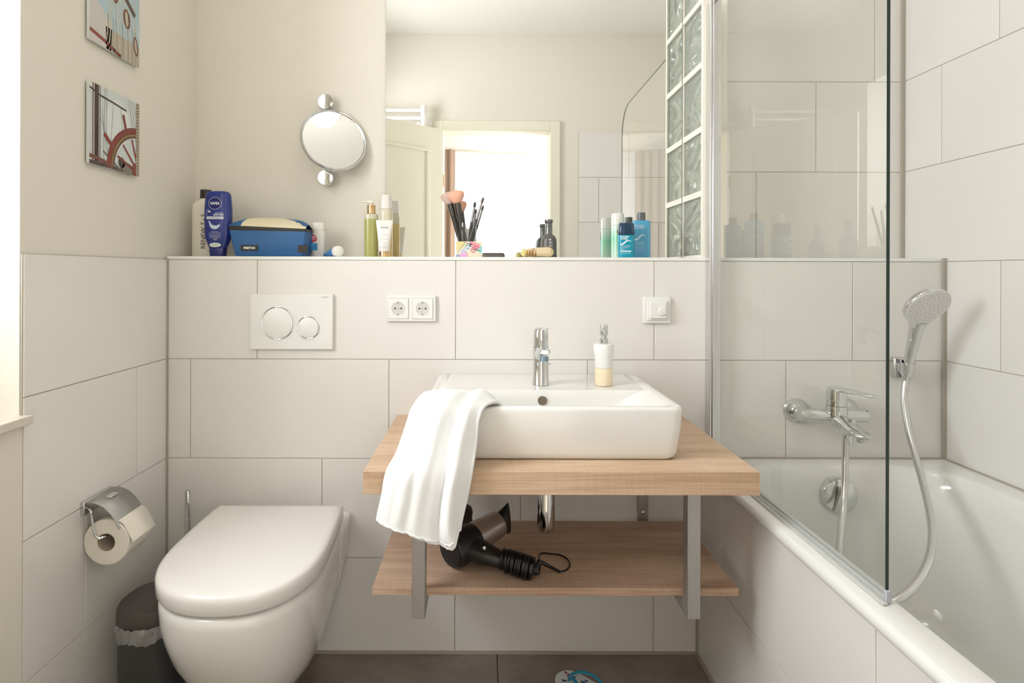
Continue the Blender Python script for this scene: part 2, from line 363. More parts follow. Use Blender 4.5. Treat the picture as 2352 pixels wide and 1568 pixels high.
# door wall behind the camera
DX0, DX1, DZ = -0.27, 0.445, 2.095
wf = MB().box(XL-0.35, DX0-0.02, YD-0.12, YD, 0, ZC).box(DX1+0.02, XR+0.2, YD-0.12, YD, 0, ZC).box(DX0-0.02, DX1+0.02, YD-0.12, YD, DZ+0.02, ZC)
wf = wf.build('wall_front', PLASTER, smooth=False); tag(wf, 'cream plaster door wall with radiator seen in the mirror', 'wall', kind='structure')
MB().box(0.635, XR, YD, YD+0.004, 0.0, 2.085).build('grout_bed', GROUT, wf, smooth=False)
def tiles_front():
    par = wf; m0 = MB(); cache = {}
    for (z0, z1), j in zip(rows([2.087, 1.787, 1.487, 1.187, 0.887, 0.587]), [0.97, 0.77, 1.17, 0.97, 0.77]):
        a = j - 0.6
        while a < XR:
            ua, ub = max(a, 0.635), min(a+0.6, XR)
            if ub - ua > 0.01:
                key = (round(ub-ua, 4), round(z1-z0, 4))
                if key not in cache:
                    W, H = key[0]/2-0.0014, key[1]/2-0.0014
                    me = bpy.data.meshes.new('tile'); q = MB().box(-W, W, 0, 0.008, -H, H); me.from_pydata(q.v, [], q.f); me.materials.append(TILE); me.update(); cache[key] = me
                o = bpy.data.objects.new('tile', cache[key]); S.collection.objects.link(o); o.parent = par; o.location = ((ua+ub)/2, YD, (z0+z1)/2)
            a += 0.6
tiles_front()
dr = thing('door_1', 'white painted panel door standing open into the bathroom, seen in mirror', 'door', (DX0, YD, 0), kind='structure')
MB().box(DX0-0.065, DX0, YD, YD+0.018, 0, DZ+0.065).box(DX1, DX1+0.065, YD, YD+0.018, 0, DZ+0.065).box(DX0, DX1, YD, YD+0.018, DZ, DZ+0.065).build('casing', PAINT, dr, bevel=0.003)
MB().box(DX0-0.02, DX0, YD-0.12, YD, 0, DZ).box(DX1, DX1+0.02, YD-0.12, YD, 0, DZ).box(DX0-0.02, DX1+0.02, YD-0.12, YD, DZ, DZ+0.02).build('door_frame', PAINT, dr, bevel=0.002)
A = Matrix.Translation((DX0-0.01, YD+0.04, 0)) @ Matrix.Rotation(PI - math.radians(41), 4, 'Z')
lf = MB()
Lw, Lt = 0.70, 0.02
lf.box(0, Lw, -Lt, Lt, 0.01, DZ-0.005, A)
leaf = lf.build('door_leaf', PAINT, dr, bevel=0.002)
for z0, z1 in ((0.15, 0.95), (1.10, 1.95)):
    for sgn in (-1, 1):
        q = MB(); y0 = sgn*Lt
        a, b = sorted((y0, y0 + sgn*0.008))
        q.box(0.11, 0.59, a, b, z0, z0+0.022, A).box(0.11, 0.59, a, b, z1-0.022, z1, A).box(0.11, 0.132, a, b, z0+0.022, z1-0.022, A).box(0.568, 0.59, a, b, z0+0.022, z1-0.022, A)
        q.build('panel_moulding', PAINT, leaf, bevel=0.003)
q = MB(); q.tube([A @ Vector((0.64, 0.02, 1.02)), A @ Vector((0.64, 0.06, 1.02)), A @ Vector((0.60, 0.065, 1.02)), A @ Vector((0.52, 0.065, 1.02))], 0.009)
q.build('door_handle', CHROME2, leaf)
MB().tube([(DX0+0.002, YD+0.022, 1.72), (DX0+0.002, YD+0.022, 1.80)], 0.006).tube([(DX0+0.002, YD+0.022, 0.3), (DX0+0.002, YD+0.022, 0.38)], 0.006).build('hinge', GOLD, dr)
# bedroom behind the door
bw = MB().box(-2.6, -2.5, -3.6, YD-0.12, 0, 2.8).box(2.5, 2.6, -3.6, YD-0.12, 0, 2.8).box(-2.5, XL-0.35, YD-0.14, YD-0.12, 0, 2.8).box(XR+0.2, 2.5, YD-0.14, YD-0.12, 0, 2.8)
bw.box(-2.5, -1.5, -3.2, -3.1, 0, 2.7).box(1.7, 2.5, -3.2, -3.1, 0, 2.7).box(-1.5, 1.7, -3.2, -3.1, 0, 0.45).box(-1.5, 1.7, -3.2, -3.1, 2.4, 2.7)
tag(bw.build('wall_bedroom', CEIL, smooth=False), 'white walls of the bright bedroom seen through the doorway', 'wall', kind='structure')
tag(MB().box(-2.6, 2.6, -3.6, YD-0.12, 2.70, 2.8).box(-2.5, 2.5, -3.1, -2.62, 2.52, 2.70).build('ceiling_bedroom', CEIL, smooth=False), 'white bedroom ceiling with dropped soffit over the curtains', 'ceiling', kind='structure')
tag(MB().box(-2.6, 2.6, -3.6, YD-0.12, -0.1, -0.002).build('floor_bedroom', C(214, 203, 188, 0.5), smooth=False), 'oak floor of the bedroom beyond the door', 'floor', kind='structure')
wn = thing('window_2', 'wide bedroom window behind sheer curtains', 'window', (0.1, -3.15, 0.45), kind='structure')
q = MB()
for x in (-1.5, -0.44, 0.62, 1.66): q.box(x, x+0.05, -3.17, -3.12, 0.45, 2.4)
q.box(-1.5, 1.7, -3.17, -3.12, 0.45, 0.51).box(-1.5, 1.7, -3.17, -3.12, 2.34, 2.4).build('window_frame', PLAST, wn, bevel=0.003)
MB().box(-1.45, 1.65, -3.15, -3.145, 0.5, 2.35).build('pane', PANE, wn, smooth=False)
def curtain(name, x0, y0, x1, y1, z0, z1, amp, wl_, m, label):
    L = math.hypot(x1-x0, y1-y0); n = int(L/0.012); q = MB(); ux, uy = (x1-x0)/L, (y1-y0)/L; rg = []
    for zi in range(9):
        t = zi/8; z = z0 + (z1-z0)*t; r = []
        for i in range(n+1):
            s_ = L*i/n; a = amp*(1.0 - 0.45*t)*(math.sin(2*PI*s_/wl_) + 0.35*math.sin(2*PI*s_/wl_*0.43 + 1))
            r.append((x0 + ux*s_ - uy*a, y0 + uy*s_ + ux*a, z))
        rg.append(r)
    q.rings(rg, False, False, closed=False); o = q.build(name, m, angle=80); return tag(o, label, 'curtain')
sh = curtain('sheer_curtain', -1.3, -2.42, 1.3, -2.90, 0.02, 2.505, 0.022, 0.14, SHEER, 'white sheer pleated curtain over bedroom window, seen through the door in mirror')
for i in range(30):
    ps = MB()
    x = -0.35 + i*0.085; y = -2.42 - (x+1.3)*0.48/2.6 + 0.035
    ps.box(x-0.006, x+0.006, y-0.003, y+0.003, 2.42, 2.50)
    ps.build('pleat', C(236, 232, 220, 0.9), sh)
curtain('brown_curtain', -1.0, -2.33, -0.315, -2.50, 0.02, 2.51, 0.028, 0.09, CURT, 'taupe heavy curtain drawn aside at left of the bedroom window')
tag(MB().tube([(-1.4, -2.37, 2.515), (1.3, -2.87, 2.515)], 0.008).build('curtain_rail', C(190, 186, 180)), 'grey rail carrying the bedroom curtains', 'rail')
# towel radiator on the door wall
rd = thing('towel_radiator', 'white tubular towel radiator on door wall behind open door, seen in mirror', 'radiator', (-0.65, YD, 0.9))
for x in (-0.90, -0.395): MB().tube([(x, 0.045, 0.9), (x, 0.045, 2.245)], 0.019, 16).build('post', PLAST, rd)
z = 2.215
for g in range(5):
    for k in range(4):
        MB().tube([(-0.90, 0.045, z), (-0.395, 0.045, z)], 0.0115, 12).build('rung', PLAST, rd); z -= 0.052
    z -= 0.06
for x in (-0.86, -0.43):
    for zq in (2.13, 1.1): MB().tube([(x, YD+0.001, zq), (x, 0.045, zq)], 0.01).build('wall_bracket', PLAST, rd)
# window in the left wall
w1 = thing('window_1', 'white framed bathroom window in the left wall recess', 'window', (-1.24, 0.75, WZ0), kind='structure')
q = MB(); xa, xb = -1.26, -1.20
q.box(xa, xb, WY0, WY0+0.05, WZ0, WZ1).box(xa, xb, WY1-0.05, WY1, WZ0, WZ1).box(xa, xb, WY0+0.05, WY1-0.05, WZ1-0.05, WZ1).box(xa, xb, WY0+0.05, WY1-0.05, WZ0, WZ0+0.05).box(xa, xb, WY0+0.05, WY1-0.05, 1.30, 1.35)
q.build('window_frame', PLAST, w1, bevel=0.003)
MB().box(-1.235, -1.229, WY0+0.05, WY1-0.05, 1.35, WZ1-0.05).build('pane', PANE, w1, smooth=False)
MB().box(-1.235, -1.229, WY0+0.05, WY1-0.05, WZ0+0.05, 1.30).build('pane', FROST, w1, smooth=False, label='frosted lower pane')
MB().tube([(-1.20, 1.06, 1.5), (-1.17, 1.06, 1.5), (-1.165, 1.06, 1.47), (-1.165, 1.06, 1.39)], 0.008).build('window_handle', PLAST, w1)
sill = MB().box(-1.20, XL+0.018, WY0, WY1+0.006, WZ0-0.018, WZ0).build('trim_3', MARBLE, bevel=0.002); tag(sill, 'beige stone window sill slab at the left edge', 'window sill', kind='structure')
# glass block partition on the ledge
PX0, PX1 = 0.662, 0.735
gp = thing('wall_partition', 'narrow glass block partition between mirror and shower', 'partition', (0.70, 1.79, ZL), kind='structure')
q = MB(); q.box(PX0, PX1, YA+0.0, YA+0.013, ZL, ZC); q.box(PX0, PX1, YB-0.008, YB, ZL, ZC)
zz = ZL; NB = 8; per = 0.196
for i in range(NB+1):
    z0 = ZL + i*per - (0.0 if i == 0 else 0.009); q.box(PX0, PX1, YA+0.013, YB-0.008, z0, min(ZC, ZL + i*per + 0.009))
q.build('mortar', MORTAR, gp, smooth=False)
random.seed(3)
def block_mesh(seed):
    random.seed(seed); N = 26; H = per-0.018; W = YB-0.008-(YA+0.013)
    ph = [random.uniform(0, 6.28) for _ in range(6)]; q = MB()
    def h(u, v):
        e = min(u, 1-u, v, 1-v); k = min(1, max(0, (e-0.05)/0.06))
        s_ = u*3.1 + 1.3*math.sin(v*5.2+ph[0]) + 0.7*math.sin(v*9+u*4+ph[1])
        return 0.006*k*(0.5*math.sin(s_*2.6+ph[2]) + 0.5*math.sin(s_*5.1+ph[3]) * math.cos(v*7+ph[4])) - (0.002 if 0.02 < e < 0.05 else 0)
    for xs, sg in ((PX0+0.006, -1), (PX1-0.006, 1)):
        vs = [(xs - sg*(-1)*h(i/N, j/N)*1.0, YA+0.013+W*i/N, -H/2 + H*j/N) for i in range(N+1) for j in range(N+1)]
        q.add(vs, [(i*(N+1)+j, (i+1)*(N+1)+j, (i+1)*(N+1)+j+1, i*(N+1)+j+1) for i in range(N) for j in range(N)])
    n1 = (N+1)*(N+1)
    idx = [i*(N+1) for i in range(N+1)] + [N*(N+1)+j for j in range(1, N+1)] + [i*(N+1)+N for i in range(N-1, -1, -1)] + [j for j in range(N-1, 0, -1)]
    for a, b in zip(idx, idx[1:]+idx[:1]): q.f.append([a, b, n1+b, n1+a]); q.mi.append(0)
    return q
for i in range(7):
    o = block_mesh(i+11).build('glass_block', BLOCK, gp, angle=180); o.location.z = ZL + 0.009 + i*per + (per-0.018)/2
# the step of aluminium angle beside the blocks
# wall mirror
MX0, MX1, MZ1 = -0.326, 0.660, 2.25
mr = thing('wall_mirror', 'large frameless rectangular mirror standing on the ledge above the basin', 'mirror', (0.167, YB-0.004, ZL))
MB().box(MX0, MX1, YB-0.0065, YB-0.001, ZL+0.002, MZ1).build('mirror_back', C(120, 116, 108), mr, smooth=False)
MB().add([(MX0, YB-0.0068, ZL+0.002), (MX1, YB-0.0068, ZL+0.002), (MX1, YB-0.0068, MZ1), (MX0, YB-0.0068, MZ1)], [(0, 1, 2, 3)]).build('mirror_glass', MIRROR, mr, smooth=False)

# ceiling lamp (above the camera's view)
cl = thing('ceiling_lamp', 'round opal glass ceiling lamp above the room', 'lamp', (0.22, 0.96, ZC))
MB().lathe([(0.17, 0), (0.17, -0.02), (0.165, -0.025)], (0.22, 0.96, ZC)).build('base', PLAST, cl)
EOPAL = mat('lit_opal_glass', (1, 0.97, 0.9), 0.4, ecol=(1, 0.93, 0.82, 1), estr=5.0)
MB().lathe([(0.155, -0.025), (0.15, -0.055), (0.12, -0.082), (0.07, -0.097), (0.01, -0.10)], (0.22, 0.96, ZC)).build('shade', EOPAL, cl)

# ================================================================== bathtub and panel
pn = MB().box(0.6528, 0.665, YD, YA, 0, 0.572).build('bath_panel', GROUT, smooth=False)  # tiled masonry panel closing the side of the tub, not a trim strip
tag(pn, 'white tiled side panel of the bathtub', 'bath panel', kind='structure')
tiles(pn, 'x', 0.651, YD, YA, [(0.287, 0.569), (0.006, 0.287)], [0.931, 1.131], thick=0.006, sign=-1)
tb = thing('bathtub', 'white enamel bathtub with rounded rim along the right wall', 'bathtub', (1.02, 0.85, 0.56))
q = MB(); ro = lambda d, z: rr(0.643+d, XR-0.001, YD+0.001, YA-0.001, 0.004, z, 8)
inn = lambda d, z, r=0.15, e=0.0: rr(0.702+d, 1.335-d, 0.07+d*1.2+e, 1.648-d*0.9, r, z, 8)
q.rings([ro(0.004, 0.566), ro(0.0, 0.571), ro(0.0, 0.580), ro(0.004, 0.587), ro(0.012, 0.591), ro(0.03, 0.592),
         inn(0.0, 0.592), inn(0.006, 0.589), inn(0.013, 0.580), inn(0.022, 0.55), inn(0.035, 0.45, 0.15, 0.02), inn(0.055, 0.30, 0.15, 0.06), inn(0.08, 0.21, 0.14, 0.10), inn(0.13, 0.175, 0.12, 0.15), inn(0.20, 0.165, 0.1, 0.2)], False, True)
q.build('tub_shell', ACR, tb, angle=60)
ov = MB().lathe([(0.050, 0.0), (0.050, 0.012), (0.047, 0.019), (0.040, 0.023), (0.0015, 0.025)], (1.022, 1.622, 0.513), (0, -1, 0.10), 48).build('overflow_knob', CHROME, tb)
MB().box(-0.0035, 0.0035, -0.028, -0.0235, -0.036, 0.036).build('grip_slot', C(150, 150, 148, 0.3, 1.0), ov)
bpy.context.view_layer.update()
gs = ov.children[0]; gs.location = (1.006, 1.620, 0.515); gs.rotation_euler = (0.1, 0.25, 0)
MB().lathe([(0.03, 0), (0.028, 0.004), (0.001, 0.005)], (1.02, 1.3, 0.163)).build('drain_cap', CHROME, tb)
# shower screen
GX = 0.687
ss = thing('shower_screen', 'clear glass shower screen standing on the bathtub rim', 'shower screen', (GX, 1.4, 0.592))
out = [(1.672, 0.604), (0.955, 0.604)] + [(0.955 + 0.13 - 0.13*math.cos(t), 1.955 - 0.13 + 0.13*math.sin(t)) for t in [PI/2*i/10 for i in range(11)]] + [(1.672, 1.955)]
n = len(out); q = MB(); L_ = [(GX-0.003, y, z) for y, z in out]; R_ = [(GX+0.003, y, z) for y, z in out]
q.add(L_ + R_, [tuple(range(n)), tuple(range(n, 2*n))[::-1]]); q.cur = 1
q.add(L_ + R_, [(i, (i+1) % n, n+(i+1) % n, n+i) for i in range(n)])
q.build('glass_pane', [GLASS, EDGE], ss, smooth=False)
MB().box(0.672, 0.679, 1.668, YA-0.001, 0.593, 1.96).box(0.679, 0.703, 1.664, YA-0.001, 0.593, 1.96).build('wall_profile', ALU, ss, bevel=0.0012)
MB().box(GX-0.005, GX+0.005, 0.953, 1.664, 0.5935, 0.610).build('bottom_seal', mixmat('clear_seal', [('ShaderNodeBsdfTransparent', (0.95, 0.96, 0.95), 0.55), ('ShaderNodeBsdfDiffuse', (0.8, 0.82, 0.8), 0.3), ('ShaderNodeBsdfGlossy', (0.9, 0.9, 0.9), 0.15)]), ss, smooth=False)
MB().box(GX-0.014, GX-0.005, 0.945, 1.69, 0.5925, 0.5965).build('sealing_bead', C(205, 205, 200, 0.3), ss, bevel=0.001)
MB().box(GX-0.0045, GX+0.0045, 0.950, 0.957, 0.5935, 0.614).build('end_cap', C(190, 192, 200, 0.2), ss, bevel=0.001)
# bath mixer
bmx = thing('bath_mixer', 'chrome single lever bath mixer tap on tiled wall above the tub', 'tap', (1.02, YA, 0.737))
for x in (0.944, 1.098):
    MB().lathe([(0.037, 0), (0.036, 0.004), (0.022, 0.022), (0.016, 0.030), (0.015, 0.05)], (x, YA-0.001, 0.737), (0, -1, 0), 40).build('escutcheon', CHROME, bmx)
MB().tube([(0.921, 1.638, 0.737), (0.922, 1.638, 0.737), (0.926, 1.638, 0.737), (1.114, 1.638, 0.737), (1.118, 1.638, 0.737), (1.119, 1.638, 0.737)], [0.012, 0.0165, 0.0185, 0.0185, 0.0165, 0.012], 32).build('mixer_body', CHROME, bmx)
cb = [sup(1.026, 1.632 + d, a, b, z, 2.4, 32) for z, a, b, d in ((0.708, 0.016, 0.016, -0.006), (0.722, 0.024, 0.024, -0.003), (0.745, 0.027, 0.026, 0), (0.765, 0.0265, 0.026, 0), (0.768, 0.026, 0.0255, 0))]
MB().rings(cb).build('cartridge_housing', CHROME, bmx)
lv = [sup(1.026, 1.632, a, a, z, 2.4, 32) for z, a in ((0.7695, 0.0258), (0.800, 0.0258), (0.817, 0.0240), (0.8220, 0.018))]
h = MB().rings(lv)
hp = [Vector((1.022, 1.645, 0.813)), Vector((1.035, 1.61, 0.816)), Vector((1.050, 1.57, 0.817)), Vector((1.063, 1.535, 0.816)), Vector((1.067, 1.525, 0.816))]
dr_ = (hp[-1]-hp[0]).normalized(); sd = dr_.cross(Vector((0, 0, 1))).normalized(); rg = []
for p, ww, hh in zip(hp, (0.024, 0.021, 0.018, 0.015, 0.006), (0.010, 0.008, 0.0065, 0.0055, 0.0025)):
    rg.append([p + sd*ww*math.cos(2*PI*k/20) + Vector((0, 0, 1))*hh*math.sin(2*PI*k/20) for k in range(20)])
h.rings(rg); h.build('lever', CHROME, bmx)
rg = []
for p, ww, hh in zip([Vector(t) for t in ((1.026, 1.632, 0.737), (1.029, 1.60, 0.727), (1.033, 1.565, 0.714), (1.038, 1.535, 0.707), (1.040, 1.522, 0.706))], (0.022, 0.021, 0.022, 0.024, 0.014), (0.019, 0.015, 0.012, 0.011, 0.006)):
    rg.append([p + Vector((1, 0.15, 0)).normalized()*ww*math.cos(2*PI*k/24) + Vector((0, 0, 1))*hh*math.sin(2*PI*k/24) for k in range(24)])
sp = MB().rings(rg).build('spout', CHROME, bmx)
MB().lathe([(0.012, 0), (0.012, 0.010), (0.009, 0.010)], (1.037, 1.540, 0.689)).build('aerator', CHROME2, sp)
MB().tube([(1.040, 1.585, 0.742), (1.040, 1.585, 0.72)], 0.009).build('diverter_knob', CHROME, bmx)
MB().lathe([(0.0115, 0), (0.0125, 0.012), (0.0135, 0.025), (0.012, 0.032)], (1.038, 1.600, 0.660)).build('hose_connector', CHROME, bmx)
# shower holder, hand shower, hose
hd = thing('shower_holder', 'small chrome wall holder clasping the hand shower', 'shower holder', (1.253, YA, 0.82))
MB().box(1.228, 1.264, YA-0.022, YA-0.001, 0.838, 0.900).build('wall_plate', CHROME2, hd, bevel=0.004)
MB().lathe([(0.0165, -0.018), (0.0185, 0.020), (0.0155, 0.020), (0.0140, -0.018)], (1.2475, 1.655, 0.872), (-0.08, -0.30, 1), 32, cap=False).build('cradle', CHROME, hd)
MB().box(1.240, 1.256, 1.668, 1.682, 0.855, 0.885).build('arm', CHROME, hd, bevel=0.003)
hs = thing('hand_shower', 'chrome hand shower with round white spray face hanging in its holder', 'hand shower', (1.26, 1.65, 0.80))
p0 = Vector((1.2505, 1.667, 0.838)); p1 = Vector((1.2335, 1.600, 1.000))
hn = [p0, p0.lerp(p1, .1), p0.lerp(p1, .3), p0.lerp(p1, .6), p0.lerp(p1, .85), p1, p1 + Vector((-0.002, -0.012, 0.018))]
MB().tube(hn, [0.009, 0.0115, 0.0125, 0.0145, 0.0165, 0.018, 0.018], 28).build('handle', CHROME, hs)
fc = Vector((1.2230, 1.548, 1.059)); fn = Vector((0.02, -0.80, -0.60)).normalized()
upv = (p1 - fc); upv = (upv - fn*upv.dot(fn)).normalized(); sv = fn.cross(upv).normalized()
def head_ring(rad, d, neck=1.0):
    out = []
    for k in range(56):
        a = 2*PI*k/56; c, s_ = math.cos(a), math.sin(a)
        rr_ = rad
        dd = abs((a + PI) % (2*PI) - PI)
        ext = rad*0.62*math.exp(-(dd/0.34)**2)*neck
        out.append(fc + upv*(c*(rr_+ext)) + sv*(s_*(rr_+ext)*(1.0)) + fn*d)
    return out
MB().rings([head_ring(0.030, -0.024, 1.2), head_ring(0.050, -0.019, 1.0), head_ring(0.0585, -0.010), head_ring(0.0600, 0.0), head_ring(0.0585, 0.002)]).build('head_shell', CHROME, hs, angle=50)
MB().rings([head_ring(0.0565, 0.0022, 0.92), head_ring(0.0560, 0.0036, 0.92)]).build('spray_face', C(232, 229, 226, 0.35), hs)
nz = Print(lambda u, v, hh: fc + sv*u + upv*v + fn*(0.0037 + hh))
for k in range(62):
    rad = 0.049*math.sqrt((k+1.5)/62); a = k*2.399963; nz.ell(rad*math.cos(a), rad*math.sin(a), 0.00135, 0.00135, C(150, 145, 140), n=8)
nz.build('nozzles', hs)['kind'] = 'stuff'
hose = [P(1944, 1000, 1.60), P(1943, 1060, 1.590), P(1940, 1150, 1.560), P(1932, 1230, 1.50), P(1931, 1290, 1.44), P(1945, 1350, 1.37), P(1985, 1395, 1.29), P(2040, 1386, 1.24), P(2100, 1345, 1.25), P(2134, 1285, 1.30), P(2143, 1230, 1.36), P(2137, 1175, 1.42), P(2122, 1110, 1.49), P(2103, 1040, 1.56), P(2087, 980, 1.61), P(2078, 920, 1.65), P(2080, 880, 1.664), P(2083, 866, 1.667)]
def spline(pts, k=8):
    pts = [Vector(p) for p in pts]; ext = [2*pts[0]-pts[1]] + pts + [2*pts[-1]-pts[-2]]; out = []
    for i in range(1, len(ext)-2):
        a, b, c, d = ext[i-1:i+3]
        for j in range(k):
            t = j/k; out.append(0.5*((2*b) + (c-a)*t + (2*a-5*b+4*c-d)*t*t + (3*b-a-3*c+d)*t**3))
    return out + [pts[-1]]
HOSE = mat('shower_hose_metal', (0.68, 0.68, 0.68), 0.20, 1.0)
tag(MB().tube(spline(hose, 14), 0.0088, 16).build('shower_hose', HOSE, angle=80), 'silver flexible shower hose looping down inside the bathtub', 'hose')

# ================================================================== toilet
TX = -0.587
def dring(w, yb, yf, z, L=0.27, wb=None, e=2.25, nb=4, na=28):
    "D-shaped ring seen from above: straight back, elliptical front"
    wb = w*0.95 if wb is None else wb; pts = []; ym = yf + L; r = 0.012
    for i in range(nb): t = i/nb; pts.append(Vector((TX - wb + 2*wb*t, yb, z)))
    for i in range(4): t = i/4; pts.append(Vector((TX + wb + (w-wb)*math.sin(t*PI/2), yb + (ym-yb)*t, z)))
    for i in range(na+1):
        a = -PI*i/na; c, s_ = math.cos(a), math.sin(a)
        pts.append(Vector((TX + w*math.copysign(abs(c)**(2/e), c), ym + L*(-abs(s_)**(2/e)), z)))
    for i in range(1, 4): t = i/4; pts.append(Vector((TX - wb - (w-wb)*math.cos(t*PI/2), ym + (yb-ym)*t, z)))
    for p in pts: p.x += (1.64 - p.y)*0.050
    return pts
tl = thing('toilet', 'white wall-hung toilet with closed lid left of the basin', 'toilet', (TX, 1.6, 0.05))
DL = lambda w_, yb, yf, z_: dring(w_, yb, yf, z_, 0.235, e=2.35)
lid = [DL(0.184, 1.636, 1.174, 0.4310), DL(0.189, 1.636, 1.169, 0.4320), DL(0.192, 1.636, 1.166, 0.437), DL(0.193, 1.636, 1.165, 0.461), DL(0.1915, 1.634, 1.1665, 0.4685), DL(0.188, 1.631, 1.170, 0.4730), DL(0.182, 1.626, 1.176, 0.4758), DL(0.170, 1.612, 1.190, 0.4770), DL(0.10, 1.5, 1.27, 0.4780)]
MB().rings(lid).build('lid', LID, tl, angle=60)
MB().rings([dring(0.180, 1.636, 1.182, 0.4265), dring(0.180, 1.636, 1.182, 0.4312)]).build('seat', LID, tl)
MB().tube([(TX-0.10, 1.645, 0.440), (TX-0.06, 1.645, 0.440)], 0.010).build('hinge', CHROME2, tl)
MB().tube([(TX+0.06, 1.645, 0.440), (TX+0.10, 1.645, 0.440)], 0.010).build('hinge', CHROME2, tl)
bw_ = [(0.170, 1.185, 0.4262), (0.182, 1.173, 0.4245), (0.187, 1.168, 0.418), (0.1885, 1.168, 0.400), (0.187, 1.172, 0.36), (0.183, 1.184, 0.32), (0.176, 1.205, 0.27), (0.165, 1.236, 0.22), (0.150, 1.275, 0.17), (0.130, 1.325, 0.12), (0.110, 1.375, 0.085), (0.085, 1.42, 0.070), (0.05, 1.47, 0.066)]
MB().rings([dring(w_, 1.655, yf, z_, 0.245, e=2.35) for w_, yf, z_ in bw_]).build('bowl', CER, tl, angle=60)
sk = [(0.186, 0.4285), (0.1905, 0.426), (0.1915, 0.40), (0.188, 0.34), (0.172, 0.26), (0.150, 0.18), (0.125, 0.11), (0.10, 0.075)]
MB().rings([rr(TX-w_, TX+w_, 1.575+0.10*(0.43-z_), YA-0.002, 0.014, z_) for w_, z_ in sk]).build('mounting_skirt', CER, tl, angle=60)
# flush plate
fp = thing('flush_plate', 'white dual flush plate with two round chrome-ringed buttons', 'flush plate', (-0.576, YA, 1.0))
MB().box(-0.7005, -0.4515, YA-0.012, YA-0.0005, 0.9175, 1.0835).build('plate', PLAST, fp, bevel=0.002)
for x, z, r in ((-0.6165, 0.9965, 0.0485), (-0.5245, 0.9835, 0.0330)):
    b_ = MB().lathe([(r-0.002, 0), (r-0.002, 0.0135), (r-0.004, 0.0145), (0.001, 0.0145)], (x, YA-0.001, z), (0, -1, 0), 56).build('button', PLAST, fp)
    MB().torus((x, YA-0.0130, z), (0, 1, 0), r, 0.0016, 72, 8).build('chrome_ring', CHROME, b_, label='chrome ring')
pr = Print(facing(0, YA-0.0122, 0)); g = C(150, 148, 146)
pr.rect(-0.487, 1.0735, -0.4845, 1.076, g); pr.text('GEBERIT', -0.473, 1.0748, 0.0040, g, bold=0.0001, sx=1.1); pr.build('maker_mark', fp)
# toilet paper holder, roll, brush, bin
ph = thing('paper_holder', 'chrome paper holder with curved cover flap on left wall', 'paper holder', (XL, 1.40, 0.59))
q = MB(); q.box(XL+0.0005, XL+0.010, 1.335, 1.440, 0.570, 0.602).build('wall_plate', CHROME2, ph, bevel=0.002)
rc = Vector((-0.899, 1.392, 0.503)); rg = []
prof = spline([(XL+0.004, 0, 0.596), (-0.940, 0, 0.600), (-0.922, 0, 0.5985), (-0.900, 0, 0.588), (-0.880, 0, 0.567), (-0.868, 0, 0.546), (-0.8645, 0, 0.538)], 4)
for y in (1.337, 1.437): rg.append([(p.x, y, p.z) for p in prof])
fl_ = MB().rings(rg, False, False, closed=False).build('cover_flap', C(172, 172, 170, 0.42, 0.75), ph, solid=0.0014, angle=60)
MB().box(-0.922, -0.908, 1.372, 1.402, 0.5955, 0.6015).build('finger_tab', CHROME, fl_, bevel=0.002)
MB().tube(spline([(-0.944, 1.345, 0.586), (-0.934, 1.338, 0.584), (-0.929, 1.336, 0.572), (-0.925, 1.335, 0.548), (-0.920, 1.335, 0.524), (-0.912, 1.337, 0.5165), (-0.905, 1.344, 0.5165), (-0.901, 1.36, 0.5165), (-0.900, 1.432, 0.5165)]), 0.0028, 10).build('wire_arm', CHROME, ph)
ro_ = thing('toilet_roll', 'white toilet paper roll hanging on the chrome holder', 'toilet roll', (rc.x, rc.y, rc.z))
MB().lathe([(0.0215, -0.048), (0.053, -0.048), (0.0545, -0.046), (0.0545, 0.046), (0.053, 0.048), (0.0215, 0.048), (0.0215, -0.048)], rc, (0, 1, 0), 56, cap=False).build('paper', PAPER, ro_)
MB().lathe([(0.0203, -0.0475), (0.0214, -0.0475), (0.0214, 0.0475), (0.0203, 0.0475), (0.0203, -0.0475)], rc, (0, 1, 0), 40, cap=False).build('core', C(176, 164, 148, 0.9), ro_)
rg = []
lo_ = spline([(0.020, 0, 0.0525), (0.036, 0, 0.0435), (0.045, 0, 0.030), (0.0545, 0, 0.012), (0.0615, 0, -0.002)], 5)
for y in (1.346, 1.438): rg.append([(rc.x + p.x + 0.0015, y, rc.z + p.z + 0.0015) for p in lo_])
MB().rings(rg, False, False, closed=False).build('loose_end', PAPER, ro_, solid=0.0008, angle=60)
tbr = thing('toilet_brush', 'toilet brush with slim chrome handle standing behind the toilet', 'toilet brush', (-0.849, 1.615, 0))
MB().lathe([(0.035, 0), (0.038, 0.004), (0.038, 0.300), (0.036, 0.303), (0.010, 0.303)], (-0.849, 1.62, 0.001)).build('holder', CHROME2, tbr)
MB().lathe([(0.0078, 0.303), (0.0078, 0.517), (0.0068, 0.5205), (0.001, 0.521)], (-0.849, 1.62, 0), n=20).build('handle', CHROME, tbr)
MB().lathe([(0.008, 0.290), (0.024, 0.285), (0.026, 0.22), (0.008, 0.215)], (-0.849, 1.62, 0), n=20).build('bristle_head', PLAST, tbr)
BX, BY = -0.829, 1.42; BS = 0.88
bn = thing('waste_bin', 'dark grey waste bin with domed lid between wall and toilet', 'bin', (BX, BY, 0))
bs = lambda a, z: sup(BX, BY, a*BS, a*BS*1.08, z, 2.3, 40)
MB().rings([bs(0.074, 0.0015), bs(0.077, 0.004), bs(0.084, 0.285), bs(0.0845, 0.290)]).build('body', GREYP, bn)
MB().rings([bs(0.0855, 0.296), bs(0.0865, 0.299), bs(0.0850, 0.324), bs(0.0815, 0.331), bs(0.070, 0.335), bs(0.03, 0.3365)]).build('lid', C(78, 74, 70, 0.5), bn)
